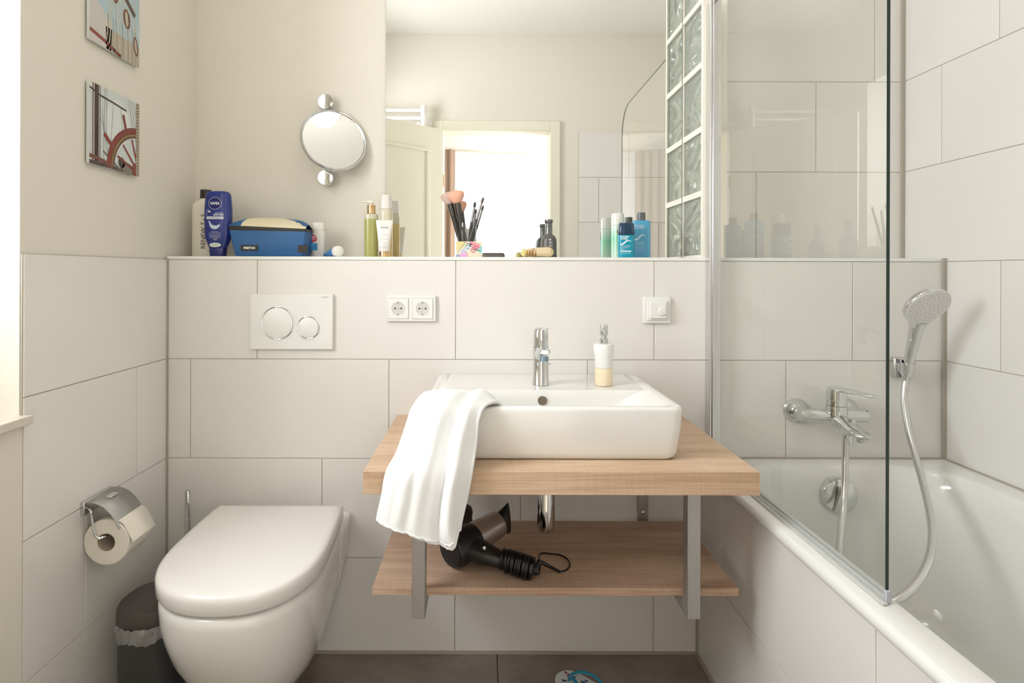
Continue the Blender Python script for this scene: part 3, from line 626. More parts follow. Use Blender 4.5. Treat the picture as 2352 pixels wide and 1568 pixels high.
q = MB(); rg = []
for j in range(6):
    z = 0.297 - 0.0075*j; ring = []
    for k in range(90):
        a = 2*PI*k/90; rad = 0.0895 + 0.0030*math.sin(k*1.9 + j*0.4) + 0.0020*math.sin(k*0.7+j) + (0.0012 if 0 < j < 5 else -0.001)
        zz_ = z + (0.004*math.sin(k*0.5) if j == 5 else 0)
        ring.append((BX + BS*rad*math.cos(a), BY + BS*rad*1.08*math.sin(a), zz_))
    rg.append(ring)
q.rings(rg, False, False).build('bin_liner', LINER, bn, angle=80)

# ================================================================== vanity
VX0, VX1, VYF = -0.2588, 0.600, 1.216
vn = thing('vanity_unit', 'oak decor washstand with thick top, lower shelf and steel brackets', 'washstand', (0.17, 1.45, 0.72))
MB().box(VX0, VX1, VYF, YA-0.001, 0.670, 0.720).build('countertop', OAK, vn, bevel=0.0008)
MB().box(VX0+0.002, VX1-0.002, 1.313, 1.668, 0.397, 0.415).build('lower_shelf', OAK2, vn, bevel=0.0006)
for x in (-0.1600, 0.4672):
    q = MB(); q.box(x, x+0.030, 1.281, 1.311, 0.362, 0.6695)
    br = q.build('bracket_post', STEEL, vn, bevel=0.0015)
    MB().box(x, x+0.030, 1.311, YA-0.004, 0.362, 0.3965).build('bracket_arm', STEEL, vn, bevel=0.0015)
    MB().box(x, x+0.030, YA-0.012, YA-0.001, 0.3968, 0.6695).build('wall_post', STEEL, vn, bevel=0.001)
    MB().lathe([(0.0065, 0), (0.0065, 0.003), (0.004, 0.005), (0.001, 0.0055)], (x+0.015, YA-0.012, 0.432), (0, -1, 0), 20).build('screw', CHROME2, vn)
# washbasin
BX0, BX1, BYF = -0.137, 0.463, 1.280
ba = thing('washbasin', 'rectangular white ceramic countertop washbasin on oak top', 'washbasin', (0.163, 1.49, 0.72))
o_ = lambda d, z, r=0.030: rr(BX0+d, BX1-d, BYF+d*0.9, YA-0.002, r, z, 8)
i_ = lambda dx, dy0, dy1, z, r: rr(BX0+0.020+dx, BX1-0.020-dx, BYF+0.020+dy0, 1.474-dy1, r, z, 8)
MB().rings([o_(0.034, 0.7212), o_(0.020, 0.7205), o_(0.013, 0.726), o_(0.009, 0.738), o_(0.003, 0.79), o_(0.0, 0.835), o_(0.0015, 0.8405), o_(0.005, 0.8430), o_(0.012, 0.8435),
            i_(0.0, 0, 0, 0.8432, 0.02), i_(0.010, 0.003, 0.001, 0.8405, 0.022), i_(0.040, 0.006, 0.0025, 0.828, 0.026), i_(0.080, 0.012, 0.004, 0.798, 0.03), i_(0.095, 0.022, 0.012, 0.768, 0.04), i_(0.125, 0.045, 0.035, 0.758, 0.04), i_(0.2, 0.07, 0.07, 0.755, 0.01)], True, True).build('basin_body', CER, ba, angle=50)
MB().lathe([(0.0120, 0), (0.0120, 0.0025), (0.0098, 0.0030), (0.0095, 0.0012), (0.001, 0.0012)], (0.1555, 1.4705, 0.8165), (0, -1, 0), 32).build('overflow_ring', C(150, 138, 126, 0.3, 0.8), ba)
MB().lathe([(0.022, 0), (0.021, 0.004), (0.001, 0.005)], (0.163, 1.39, 0.755)).build('drain', CHROME, ba)
fx, fy = 0.1585, 1.545
fa = thing('basin_tap', 'chrome single lever tap standing on back edge of washbasin', 'tap', (fx, fy, 0.8435))
MB().lathe([(0.0232, 0), (0.0232, 0.002), (0.0222, 0.004), (0.0212, 0.06), (0.0210, 0.100), (0.0205, 0.102)], (fx, fy, 0.8440), n=40).build('body', CHROME, fa)
rg = []
for p, ww, hh in zip([Vector(t) for t in ((fx, fy+0.004, 0.920), (fx-0.001, fy-0.03, 0.934), (fx-0.001, fy-0.065, 0.944), (fx-0.001, fy-0.098, 0.948), (fx-0.001, fy-0.108, 0.947))], (0.019, 0.0175, 0.017, 0.0165, 0.010), (0.022, 0.014, 0.011, 0.010, 0.006)):
    rg.append([p + Vector((1, 0, 0))*ww*math.cos(2*PI*k/28) + Vector((0, 0.25, 1)).normalized()*hh*math.sin(2*PI*k/28) for k in range(28)])
sp = MB().rings(rg).build('spout', CHROME, fa)
MB().lathe([(0.0115, 0), (0.0115, 0.012), (0.009, 0.012)], (fx-0.001, fy-0.095, 0.934), (0, -0.15, -1), 28).build('aerator', C(130, 150, 165, 0.3, 0.8), sp)
lv = [sup(fx, fy-(z-0.95)*0.05, a, a*1.02, z, 2.2, 32) for z, a in ((0.9475, 0.0208), (0.960, 0.0210), (0.985, 0.0205), (0.996, 0.0180), (1.000, 0.012))]
h = MB().rings(lv); rg = []
for p, ww, hh in zip([Vector(t) for t in ((fx, fy+0.012, 0.992), (fx, fy-0.01, 0.996), (fx, fy-0.045, 1.001), (fx, fy-0.075, 1.0035), (fx, fy-0.084, 1.003))], (0.015, 0.0185, 0.017, 0.0145, 0.006), (0.006, 0.0055, 0.0035, 0.0025, 0.001)):
    rg.append([p + Vector((1, 0, 0))*ww*math.cos(2*PI*k/24) + Vector((0, 0, 1))*hh*math.sin(2*PI*k/24) for k in range(24)])
h.rings(rg).build('lever', CHROME, fa)
MB().torus((fx, fy, 0.9463), (0, 0, 1), 0.0200, 0.0010, 40, 6).build('collar_ring', C(110, 140, 165, 0.3, 0.5), fa)
MB().tube([(fx+0.010, fy+0.028, 0.844), (fx+0.010, fy+0.028, 0.895), (fx+0.022, fy+0.024, 0.896), (fx+0.030, fy+0.022, 0.897)], 0.0022, 10).build('pop_up_rod', CHROME, fa)
# soap dispenser
sx_, sy_ = 0.3305, 1.540
sd_ = thing('soap_dispenser', 'frosted glass soap dispenser with chrome pump on basin edge', 'soap dispenser', (sx_, sy_, 0.8435))
MB().lathe([(0.0235, 0), (0.0240, 0.0015), (0.0240, 0.046), (0.0238, 0.047)], (sx_, sy_, 0.8442), n=40).build('soap', C(250, 232, 200, 0.35), sd_, label='pale orange soap inside')
MB().lathe([(0.0238, 0.0475), (0.0243, 0.050), (0.0243, 0.080), (0.0275, 0.090), (0.0275, 0.110), (0.0262, 0.1125), (0.010, 0.113)], (sx_, sy_, 0.8442), n=40).build('flask', MILKG, sd_)
pm = MB().lathe([(0.0115, 0.1135), (0.0115, 0.1265), (0.0075, 0.130), (0.0075, 0.133), (0.0110, 0.137), (0.0115, 0.160), (0.0105, 0.1645), (0.001, 0.165)], (sx_, sy_, 0.8442), n=28).build('pump', CHROME, sd_)
MB().tube([(sx_, sy_, 0.9985), (sx_-0.012, sy_-0.03, 0.9975), (sx_-0.016, sy_-0.045, 0.9925)], [0.005, 0.0042, 0.003], 14).build('nozzle', CHROME, pm)
# bottle trap
tr = thing('bottle_trap', 'chrome bottle trap hanging under the washstand top', 'siphon', (0.167, 1.488, 0.47))
MB().lathe([(0.001, 0), (0.018, 0.001), (0.0215, 0.004), (0.0235, 0.010), (0.0240, 0.018), (0.0240, 0.165), (0.0225, 0.168), (0.016, 0.1685)], (0.1675, 1.488, 0.468), n=40).build('cup', CHROME, tr)
MB().torus((0.1675, 1.488, 0.622), (0, 0, 1), 0.0240, 0.0012, 44, 8).build('joint_ring', CHROME2, tr)
MB().tube([(0.1675, 1.488, 0.637), (0.1675, 1.488, 0.6695)], 0.016, 24).build('down_pipe', CHROME, tr)
MB().tube([(0.1675, 1.508, 0.610), (0.1675, YA-0.002, 0.610)], 0.015, 24).build('wall_pipe', CHROME, tr)
MB().torus((0.128, 1.50, 0.646), (0.2, 1, 0), 0.022, 0.0013, 40, 8).build('chain', CHROME2, tr)

# towel
T = [
 [(1030,948,1.42),(1055,952,1.42),(1080,955,1.40),(1110,958,1.385),(1140,958,1.365),(1168,955,1.35)],
 [(1000,914,1.42),(1035,905,1.42),(1070,910,1.41),(1088,903,1.38),(1118,903,1.35),(1152,932,1.33)],
 [(976,902,1.37),(1017,896,1.37),(1058,900,1.36),(1080,910,1.345),(1100,898,1.315),(1138,922,1.295)],
 [(948,934,1.31),(985,922,1.285),(1030,918,1.275),(1062,936,1.275),(1080,918,1.265),(1112,932,1.262)],
 [(930,985,1.27),(965,980,1.25),(1005,980,1.240),(1036,990,1.257),(1062,965,1.235),(1098,962,1.25)],
 [(910,1040,1.235),(950,1042,1.22),(990,1042,1.208),(1028,1045,1.228),(1050,1022,1.205),(1092,1015,1.235)],
 [(886,1085,1.205),(930,1090,1.195),(975,1092,1.186),(1022,1095,1.205),(1040,1085,1.182),(1084,1072,1.207)],
 [(876,1140,1.200),(920,1145,1.187),(965,1148,1.180),(1012,1150,1.196),(1030,1150,1.174),(1073,1132,1.203)],
 [(867,1182,1.200),(908,1200,1.185),(955,1213,1.176),(1005,1218,1.192),(1028,1222,1.170),(1060,1190,1.200)],
 [(866,1198,1.200),(910,1216,1.185),(960,1236,1.176),(1010,1250,1.190),(1043,1260,1.172),(1056,1215,1.200)]]
rowsT = [spline([P(*c) for c in r], 9) for r in T]; cols = list(zip(*rowsT)); cols = [spline(c, 8) for c in cols]; grid = list(zip(*cols))
NR, NC = len(grid), len(grid[0]); q = MB(); vs = []
for i, r in enumerate(grid):
    for j, p in enumerate(r):
        k = min(1, max(0, (i-22)/25)); p = Vector(p)
        p.y += k*(0.0035*math.sin(j*0.42 + 0.02*i) + 0.002*math.sin(j*0.93+1)) - 0.004*k
        if i > NR-5: p.z += 0.0012*math.sin(j*1.9)
        vs.append(p)
q.add(vs, [(i*NC+j, i*NC+j+1, (i+1)*NC+j+1, (i+1)*NC+j) for i in range(NR-1) for j in range(NC-1)])
tw = q.build('hand_towel', TOWEL, angle=180, solid=0.006); m_ = tw.modifiers.new('s', 'SUBSURF'); m_.levels = 1; m_.render_levels = 1
tag(tw, 'white terry hand towel draped over left front corner of washbasin', 'towel')
q = MB(); hv = [vs[(NR-4)*NC + j] + Vector((0, -0.0042, 0)) for j in range(NC)]; q.tube(hv, 0.0016, 8)
q.build('hem_seam', TOWEL, tw, angle=180)
rb = [vs[i*NC + NC-1] + Vector((0.001, -0.002, 0)) for i in range(10, NR)]
MB().tube(rb, 0.0042, 10).build('side_selvedge', TOWEL, tw, angle=180)

# hair dryer
hdz = 0.415
hr = thing('hair_dryer', 'black and silver hair dryer lying on the oak shelf', 'hair dryer', (0.0, 1.42, hdz))
a0 = Vector((-0.075, 1.395, 0.461)); ax = Vector((0.72, 0.68, 0.10)).normalized()
q = MB().lathe([(0.038, -0.006), (0.0435, 0.0), (0.0450, 0.012), (0.0445, 0.035), (0.041, 0.062), (0.037, 0.078), (0.034, 0.080)], a0, ax, 44).build('housing', BLACK, hr)
MB().lathe([(0.0362, 0.060), (0.0375, 0.075), (0.0350, 0.150), (0.0330, 0.160), (0.030, 0.162)], a0 + Vector((0, 0, 0.001)), ax, 44).build('silver_barrel', C(190, 182, 178, 0.32, 0.8), hr, label='silver metallic barrel')
gi = MB().lathe([(0.0375, -0.0075), (0.036, -0.010), (0.030, -0.0115), (0.001, -0.012)], a0, ax, 40).build('intake_grille', C(34, 30, 30, 0.6), hr)
xx = ax.cross(Vector((0, 0, 1))).normalized(); yy = ax.cross(xx)
pr = Print(lambda u, v, h_: a0 + xx*u + yy*v - ax*(0.0122+h_))
for i in range(-7, 8):
    for j in range(-7, 8):
        if i*i + j*j < 46: pr.ell(i*0.0042 + (j % 2)*0.002, j*0.0042, 0.0013, 0.0013, HOLE, n=6)
for i in range(-3, 4): pr.line([(i*0.009, -math.sqrt(0.0011-(i*0.009)**2)), (i*0.009, math.sqrt(0.0011-(i*0.009)**2))], 0.0008, C(70, 62, 60))
pr.build('grille_mesh', gi)
# nozzle: round to a tall flat slot
nb_ = a0 + ax*0.156; rg = []
for d, ra, rb_ in ((0.0, 0.029, 0.029), (0.012, 0.030, 0.022), (0.028, 0.036, 0.013), (0.044, 0.043, 0.007), (0.048, 0.043, 0.0055)):
    rg.append([nb_ + ax*d + yy*(ra*math.cos(2*PI*k/32)) + xx*(rb_*math.sin(2*PI*k/32)) for k in range(32)])
MB().rings(rg).build('concentrator_nozzle', BLKG, hr)
h0 = a0 + ax*0.032; hpts = [h0 + Vector((0.01, -0.002, 0)), Vector((0.000, 1.392, 0.458)), Vector((0.030, 1.380, 0.452)), Vector((0.060, 1.372, 0.447)), Vector((0.095, 1.362, 0.443)), Vector((0.128, 1.352, 0.440)), Vector((0.132, 1.351, 0.440))]
hpts = spline(hpts, 6); rs = [0.036 - 0.019*min(1, (i/22)) for i in range(len(hpts))]; rs = [max(r, 0.0165) for r in rs]; rs[-1] = 0.012
MB().tube(hpts, rs, 28, ell=0.82).build('handle', BLACK, hr, angle=60)
MB().lathe([(0.0075, 0), (0.0075, 0.002), (0.006, 0.003), (0.001, 0.003)], P(1114, 1264, 1.338) + Vector((0, 0.0135, 0)), (-0.1, -0.9, 0.45), 24).build('badge', BLKG, hr)
MB().lathe([(0.0035, 0.003), (0.0030, 0.0042), (0.001, 0.0045)], P(1114, 1264, 1.338) + Vector((0, 0.0135, 0)), (-0.1, -0.9, 0.45), 18).build('button', CHROME2, hr)
hx = Vector((0.032, -0.010, -0.004)).normalized(); c0 = Vector((0.045, 1.376, 0.450)); pts = []
e1 = hx.cross(Vector((0, 0, 1))).normalized(); e2 = hx.cross(e1)
for i in range(0, 14*18+1):
    t = i/18; s_ = t/14; rad = 0.0205 + 0.0045*math.sin(s_*PI) + 0.0012*math.sin(t*2.3) + 0.004*s_
    rad = min(rad, 0.0255)
    pts.append(c0 + hx*(0.082*s_ + 0.0014*math.sin(t*4)) + e1*rad*math.cos(2*PI*t)*0.95 + e2*rad*math.sin(2*PI*t) + Vector((0, 0, -0.002 + 0.003*(1-s_))))
pts = [Vector((p.x, p.y, max(p.z, hdz+0.0042))) for p in pts]
cdn = MB().tube(pts, 0.0038, 8).build('wound_cord', BLKG, hr, angle=80)
def SH(px, py, z=0.4180):
    y = (EYE - z)*F/(py - VY); return P(px, py, y)
lp = [pts[-1], Vector((0.140, 1.40, 0.428)), SH(1243, 1271), SH(1268, 1271), SH(1290, 1274), SH(1306, 1284), SH(1311, 1296), SH(1304, 1307), SH(1289, 1312)]
MB().tube(spline(lp, 8), 0.0022, 10).build('cord_loop', BLKG, hr, angle=80)
MB().tube([Vector((0.128, 1.352, 0.436)), P(1240, 1288, 1.358), P(1262, 1299, 1.366), P(1278, 1307, 1.374), P(1288, 1311.5, 1.378)], [0.0075, 0.0058, 0.0045, 0.0036, 0.0036], 14).build('strain_relief', BLKG, hr, angle=60)
df = thing('dryer_diffuser', 'small dark grey rounded attachment standing behind the hair dryer', 'dryer attachment', (-0.055, 1.575, hdz))
MB().lathe([(0.030, 0.0005), (0.034, 0.004), (0.030, 0.03), (0.028, 0.052), (0.030, 0.066), (0.027, 0.077), (0.018, 0.083), (0.001, 0.085)], (-0.057, 1.575, hdz), n=36).build('cup', C(60, 54, 54, 0.35), df)
MB().torus((-0.057, 1.575, hdz+0.006), (0, 0, 1), 0.033, 0.003, 40, 8).build('rim', BLACK, df)

# ================================================================== sockets, thermostat
sk_ = thing('double_socket', 'white double power socket on tiles left of the basin', 'socket', (-0.2165, YA, 1.042))
fx0, fx1, fz0, fz1 = -0.2905, -0.1425, 1.0025, 1.0805
MB().box(fx0, fx1, YA-0.010, YA-0.0005, fz0, fz1).build('frame', PLAST, sk_, bevel=0.002)
for cx in (-0.2552, -0.1820):
    cz = 1.0415
    ins = MB().box(cx-0.0305, cx+0.0305, YA-0.0125, YA-0.010, cz-0.0305, cz+0.0305).build('socket_insert', PLAST, sk_, bevel=0.0006)
    cup = MB().lathe([(0.0200, 0.0100), (0.0202, 0.0130), (0.0195, 0.0130), (0.0180, 0.0126), (0.001, 0.0126)], (cx, YA, cz), (0, -1, 0), 40).build('socket_cup', C(214, 212, 206, 0.4), ins)
    pr = Print(facing(cx, YA-0.0127, cz)); pr.up()
    pr.ell(-0.0092, 0.0, 0.0026, 0.0026, HOLE, n=14).ell(0.0092, 0.0, 0.0026, 0.0026, HOLE, n=14).ell(0, 0, 0.0022, 0.0022, C(170, 168, 162), n=12)
    pr.rect(-0.002, 0.0155, 0.002, 0.0205, C(120, 116, 110)).rect(-0.002, -0.0205, 0.002, -0.0155, C(120, 116, 110))
    pr.ell(0, 0, 0.0193, 0.0193, C(186, 182, 172), n=26, hole=0.955, a0=0.6, a1=4.6)
    pr.build('contact_holes', ins)
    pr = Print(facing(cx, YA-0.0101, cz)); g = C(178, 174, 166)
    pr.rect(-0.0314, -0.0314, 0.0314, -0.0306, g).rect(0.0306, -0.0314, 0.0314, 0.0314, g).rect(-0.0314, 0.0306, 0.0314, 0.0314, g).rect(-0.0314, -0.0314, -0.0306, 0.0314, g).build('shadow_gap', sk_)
th = thing('thermostat', 'white square thermostat with dial on tiles right of the tap', 'thermostat', (0.5225, YA, 1.039))
tx, tz = 0.5225, 1.0385
MB().box(tx-0.0405, tx+0.0405, YA-0.010, YA-0.0005, tz-0.0395, tz+0.0395).build('frame', PLAST, th, bevel=0.002)
MB().box(tx-0.0305, tx+0.0305, YA-0.0135, YA-0.010, tz-0.030, tz+0.030).build('insert', PLAST, th, bevel=0.001)
cv = MB().box(tx-0.0245, tx+0.0245, YA-0.0215, YA-0.0135, tz-0.024, tz+0.024).build('cover', PLAST, th, bevel=0.0015)
MB().lathe([(0.0125, 0.0215), (0.0122, 0.0250), (0.0105, 0.0265), (0.001, 0.0265)], (tx+0.0115, YA, tz-0.0025), (0, -1, 0), 32).build('dial', C(236, 234, 230, 0.3), cv)
pr = Print(facing(tx, YA-0.0216, tz)); g = C(150, 146, 142)
for k in range(9):
    a = math.radians(60 + k*32); pr.line([(0.0115+0.0135*math.cos(a), -0.0025+0.0135*math.sin(a)), (0.0115+0.0155*math.cos(a), -0.0025+0.0155*math.sin(a))], 0.0007, g)
pr.ell(-0.004, 0.0042, 0.0010, 0.0010, C(110, 106, 104), n=8)
pr.build('scale_marks', cv)

# ================================================================== pictures on the left wall
XF = XP + 0.012
def picture(z0, z1, label):
    t = thing('picture', label, 'picture', (XP, 1.4525, z0))
    MB().box(XP+0.004, XF, 1.3550, 1.5500, z0, z1).build('panel', C(214, 218, 214, 0.08), t, bevel=0.0008)
    MB().box(XP+0.0003, XP+0.004, 1.40, 1.505, z0+0.05, z1-0.05).build('spacer', C(60, 58, 56), t, smooth=False)
    pr = Print(lambda u, v, h: Vector((XF + h, 1.3550 + 0.195*u, z0 + (z1-z0)*v))); return t, pr
t, p = picture(1.4115, 1.6100, 'square glass picture of a ship steering wheel, lower of the two on left wall')
sky, dk, rd_, br, rope, gold, gr_ = C(206, 214, 212, .1), C(66, 44, 42, .1), C(132, 54, 46, .1), C(96, 60, 46, .1), C(178, 166, 146, .1), C(150, 120, 78, .1), C(120, 116, 112, .1)
p.rect(0, 0, 1, 1, sky).up().ell(0.55, 0.62, 0.25, 0.3, C(222, 226, 224, .1)).up().rect(0.05, 0.05, 0.075, 1, C(132, 92, 88, .1)).rect(0.09, 0.05, 0.17, 1, dk).rect(0.185, 0.05, 0.20, 1, br)
p.up().line([(0.0, 0.93), (0.2, 0.88), (0.45, 0.86), (0.72, 0.83)], 0.025, dk)
for a, b, c, d in ((0.28, 1, 0.26, 0.1), (0.32, 1, 0.31, 0.3), (0.22, 0.7, 0.36, 0.1), (0.20, 0.6, 0.30, 0.4), (0.75, 1, 0.92, 0.45), (0.80, 1, 0.95, 0.55), (0.86, 1, 0.97, 0.7), (0.45, 0.86, 0.4, 0.3), (0.60, 0.84, 0.66, 0.4)): p.line([(a, b), (c, d)], 0.008, gr_)
p.rect(0, 0, 1, 0.05, C(84, 70, 64, .1)).up().line([(0, 0.10), (0.30, 0.07), (0.42, 0.02)], 0.05, C(120, 74, 64, .1)).line([(0.25, 0.2), (0.6, 0.02)], 0.03, gr_).ell(0.75, 0.06, 0.12, 0.08, C(128, 120, 112, .1)).ell(0.62, 0.12, 0.07, 0.07, C(60, 56, 54, .1))
q0, q1 = PI/2, PI-0.02
p.up().ell(1.0, 0.03, 0.68, 0.62, br, n=26, hole=0.78, a0=q0, a1=q1).up().ell(1.0, 0.03, 0.67, 0.61, rd_, n=26, hole=0.90, a0=q0, a1=q1).ell(1.0, 0.03, 0.585, 0.535, gold, n=26, hole=0.955, a0=q0, a1=q1)
for a in (109, 135, 160): p.up().line([(1+0.10*math.cos(math.radians(a)), 0.03+0.10*math.sin(math.radians(a))), (1+0.50*math.cos(math.radians(a)), 0.03+0.47*math.sin(math.radians(a)))], 0.035, rd_)
p.up().line([(0.27, 0.42), (0.46, 0.27)], 0.06, rd_).line([(0.65, 0.76), (0.71, 0.57)], 0.05, rd_).ell(0.92, 0.08, 0.08, 0.09, rd_).up().rect(0.93, 0, 1.0, 1, rope)
for k in range(24): p.line([(0.935, k*0.042), (0.995, k*0.042+0.03)], 0.007, C(132, 120, 104, .1))
p.build('print', t)
t, p = picture(1.7110, 1.9100, 'square glass picture of rigging ropes and pulley blocks, upper of the two')
wd, wo = C(120, 76, 52, .1), C(198, 188, 168, .1)
p.rect(0, 0, 1, 1, C(176, 198, 206, .1)).up().poly([(0, 0), (0.4, 0), (0.42, 0.35), (0.18, 0.5), (0, 0.55)], C(206, 200, 194, .1)).rect(0.3, 0, 1, 0.28, C(178, 168, 152, .1))
p.up().line([(0, 0.13), (0.3, 0.08), (0.6, 0.0)], 0.05, C(132, 62, 50, .1))
for a, b, c, d in ((0.42, 1, 0.30, 0), (0.46, 1, 0.36, 0), (0.52, 0.95, 0.46, 0), (0.56, 0.8, 0.58, 0), (0.60, 0.75, 0.66, 0), (0.72, 0.7, 0.70, 0), (0.76, 0.55, 0.80, 0), (0.82, 0.6, 0.88, 0), (0.9, 0.5, 0.94, 0), (0.62, 1, 0.70, 0.6), (0.85, 1, 0.93, 0.4)): p.line([(a, b), (c, d)], 0.018, wo)
for a in (0.34, 0.44, 0.50, 0.63, 0.74, 0.84, 0.91): p.line([(a, 0.45), (a+0.02, 0)], 0.007, gr_)
p.up().line([(0.45, 0.98), (0.64, 0.86), (0.90, 0.66)], 0.075, C(92, 74, 64, .1))
for x, y, a, b in ((0.47, 0.78, 0.07, 0.13), (0.72, 0.55, 0.075, 0.13), (0.92, 0.26, 0.05, 0.13), (0.12, 0.95, 0.04, 0.08)):
    p.up().ell(x, y, a, b, wd, 0.15).up().ell(x, y, a*0.45, b*0.75, wo, 0.15).ell(x+a*0.5, y, a*0.12, b*0.8, C(70, 46, 36, .1), 0.15)
p.line([(0.12, 0.9), (0.14, 0.7)], 0.01, gr_)
p.build('print', t)

# ================================================================== magnifying mirror
mm = thing('shaving_mirror', 'round tilting chrome-rimmed magnifying mirror between two wall knobs', 'mirror', (-0.4846, YB, 1.578))
kn = []
for py in (235, 409):
    c = P(747, py, 1.848); MB().lathe([(0.0265, -0.010), (0.0268, -0.002), (0.0262, 0.002), (0.0240, 0.0045), (0.001, 0.005)], c, (0, -1, 0), 40).build('wall_knob', CHROME, mm)
    MB().tube([c + Vector((0, 0.008, 0)), (c.x, YB-0.001, c.z)], 0.011, 24).build('wall_post', CHROME, mm); kn.append(c)
mc = P(766, 323, 1.820); mn = Vector((0.43, -0.85, 0.215)).normalized()
MB().lathe([(0.0975, -0.007), (0.1035, -0.0075), (0.1056, -0.005), (0.1062, 0.0), (0.1052, 0.0045), (0.1030, 0.0068), (0.1005, 0.0062), (0.0985, 0.0030), (0.0975, 0.0022), (0.0975, -0.007)], mc, mn, 96, cap=False).build('rim', CHROME, mm, angle=50)
MB().lathe([(0.0978, -0.0065), (0.0978, 0.0020)], mc, mn, 96).build('mirror_glass', MIRROR, mm, angle=30)
for c, s_ in zip(kn, (-1, 1)):
    e = mc + (c + Vector((0, 0, s_*0.02)) - mc).normalized()*0.1045; d_ = (c + Vector((0, 0.004, s_*0.02))); MB().tube([d_, e], 0.0035, 12).build('pivot', CHROME, mm)

# ================================================================== things on the ledge
ZB = ZL + 0.0003
def bottle_rings(cx, cy, spec, e=2.6, n=40): return [sup(cx, cy, a, b, ZB + z, e, n) for z, a, b in spec]
# white bottle with black cap
cx, cy = P(474, 0, 1.806).x, 1.806
t = thing('lotion_bottle', 'tall white bottle with black cap, farthest left on the ledge', 'bottle', (cx, cy, ZB))
MB().rings(bottle_rings(cx, cy, [(0, .040, .026), (.003, .0425, .028), (.150, .0425, .028), (.168, .040, .026), (.178, .030, .022), (.182, .019, .017), (.186, .0165, .0165)])).build('flask', C(232, 226, 210, 0.3), t)
MB().lathe([(0.0165, 0.186), (0.0170, 0.187), (0.0170, 0.213), (0.0160, 0.2145)], (cx-0.002, cy, ZB), n=32).build('cap', C(34, 28, 26, 0.3), t)
p = Print(facing(cx, cy-0.0283, ZB)); p.text('RENEW 7 - S', 0.004, 0.080, 0.020, C(54, 46, 44), rot=PI/2, bold=0.0002, sx=1.0).text('C', 0.024, 0.018, 0.010, C(54, 46, 44), rot=PI/2); p.build('lettering', t)
# blue upside-down shower bottle
cx, cy = P(501.5, 0, 1.758).x, 1.758
t = thing('body_milk_bottle', 'dark blue bottle standing on its cap beside the blue bag', 'bottle', (cx, cy, ZB))
bl = C(36, 52, 132, 0.28)
MB().rings(bottle_rings(cx, cy, [(.028, .0265, .016), (.034, .029, .018), (.055, .0385, .020), (.072, .0405, .021), (.110, .0412, .0215), (.150, .0410, .021), (.185, .0385, .019), (.195, .0365, .018), (.2015, .031, .014), (.2040, .020, .008)], 2.9)).build('flask', bl, t)
MB().rings(bottle_rings(cx, cy, [(0, .0225, .0165), (.002, .0235, .0175), (.024, .0260, .018), (.0275, .0262, .017)], 2.7)).build('flip_cap', C(30, 40, 112, 0.25), t)
W = C(232, 236, 244, 0.4)
front = lambda u, v, h: Vector((cx + u, cy - h - (0.0216*max(0.0, 1-abs(u/0.0412)**2.9)**(1/2.9)), ZB + v))
p = Print(lambda u, v, h: front(u, v, h + 0.0003))
p.ell(-0.001, 0.164, 0.0200, 0.0190, W, n=40, hole=0.95).up().ell(-0.001, 0.164, 0.0188, 0.0178, C(22, 30, 104, 0.3), n=32)
p.up().text('NIVEA', -0.001, 0.1635, 0.0112, W, bold=0.00035, sx=0.92)
p.text('IN-DUSCH', 0.012, 0.1340, 0.0058, W, bold=0.0000, sx=0.9).text('BODY MILK', 0.010, 0.1285, 0.0066, W, bold=0.0003, sx=0.88)
p.line([(-0.0275, 0.126), (-0.0275, 0.141), (-0.024, 0.1455), (-0.019, 0.1435)], 0.0009, W).ell(-0.0185, 0.1385, 0.0042, 0.0032, W, hole=0.3)
p.rect(-0.0280, 0.1150, 0.0250, 0.1235, C(214, 218, 226, 0.4), 8).up().text('Trockene Haut', 0.0, 0.1192, 0.0048, C(70, 80, 140), sx=0.9)
moon = [(0.0165*math.cos(a), 0.0980 + 0.0160*math.sin(a)) for a in [PI*(1.0 + k/16) for k in range(17)]]; moon = [(-0.0195, 0.1110), (-0.0215, 0.1085)] + [(u-0.0015, v+0.002) for u, v in moon] + [(0.0170, 0.1015), (0.006, 0.0960), (-0.003, 0.0955), (-0.0105, 0.0985), (-0.0145, 0.1050)]
p.poly(moon, C(206, 214, 232, 0.3))
for k, (tx_, sz) in enumerate((('pflegt intensiv', .0040), ('mit wertvollem Mandelöl', .0040))): p.text(tx_, -0.001, 0.0765 - 0.0046*k, sz, W, sx=0.95)
p.line([(-0.018, 0.0600), (0.015, 0.0600), (0.015, 0.0665), (-0.018, 0.0665), (-0.018, 0.0600)], 0.0006, W).text('Wasser aktiviert', -0.0015, 0.0632, 0.0038, W, sx=0.95).text('für die Dusche', 0, 0.0560, 0.0036, W).text('400 ml', 0, 0.0515, 0.0036, W, bold=.0001)
p.ell(0.000, 0.0355, 0.0178, 0.0070, C(214, 220, 214, 0.4), n=26).up().text('Mandelöl', 0.0, 0.0355, 0.0045, C(70, 100, 80))
p.build('lettering', t)
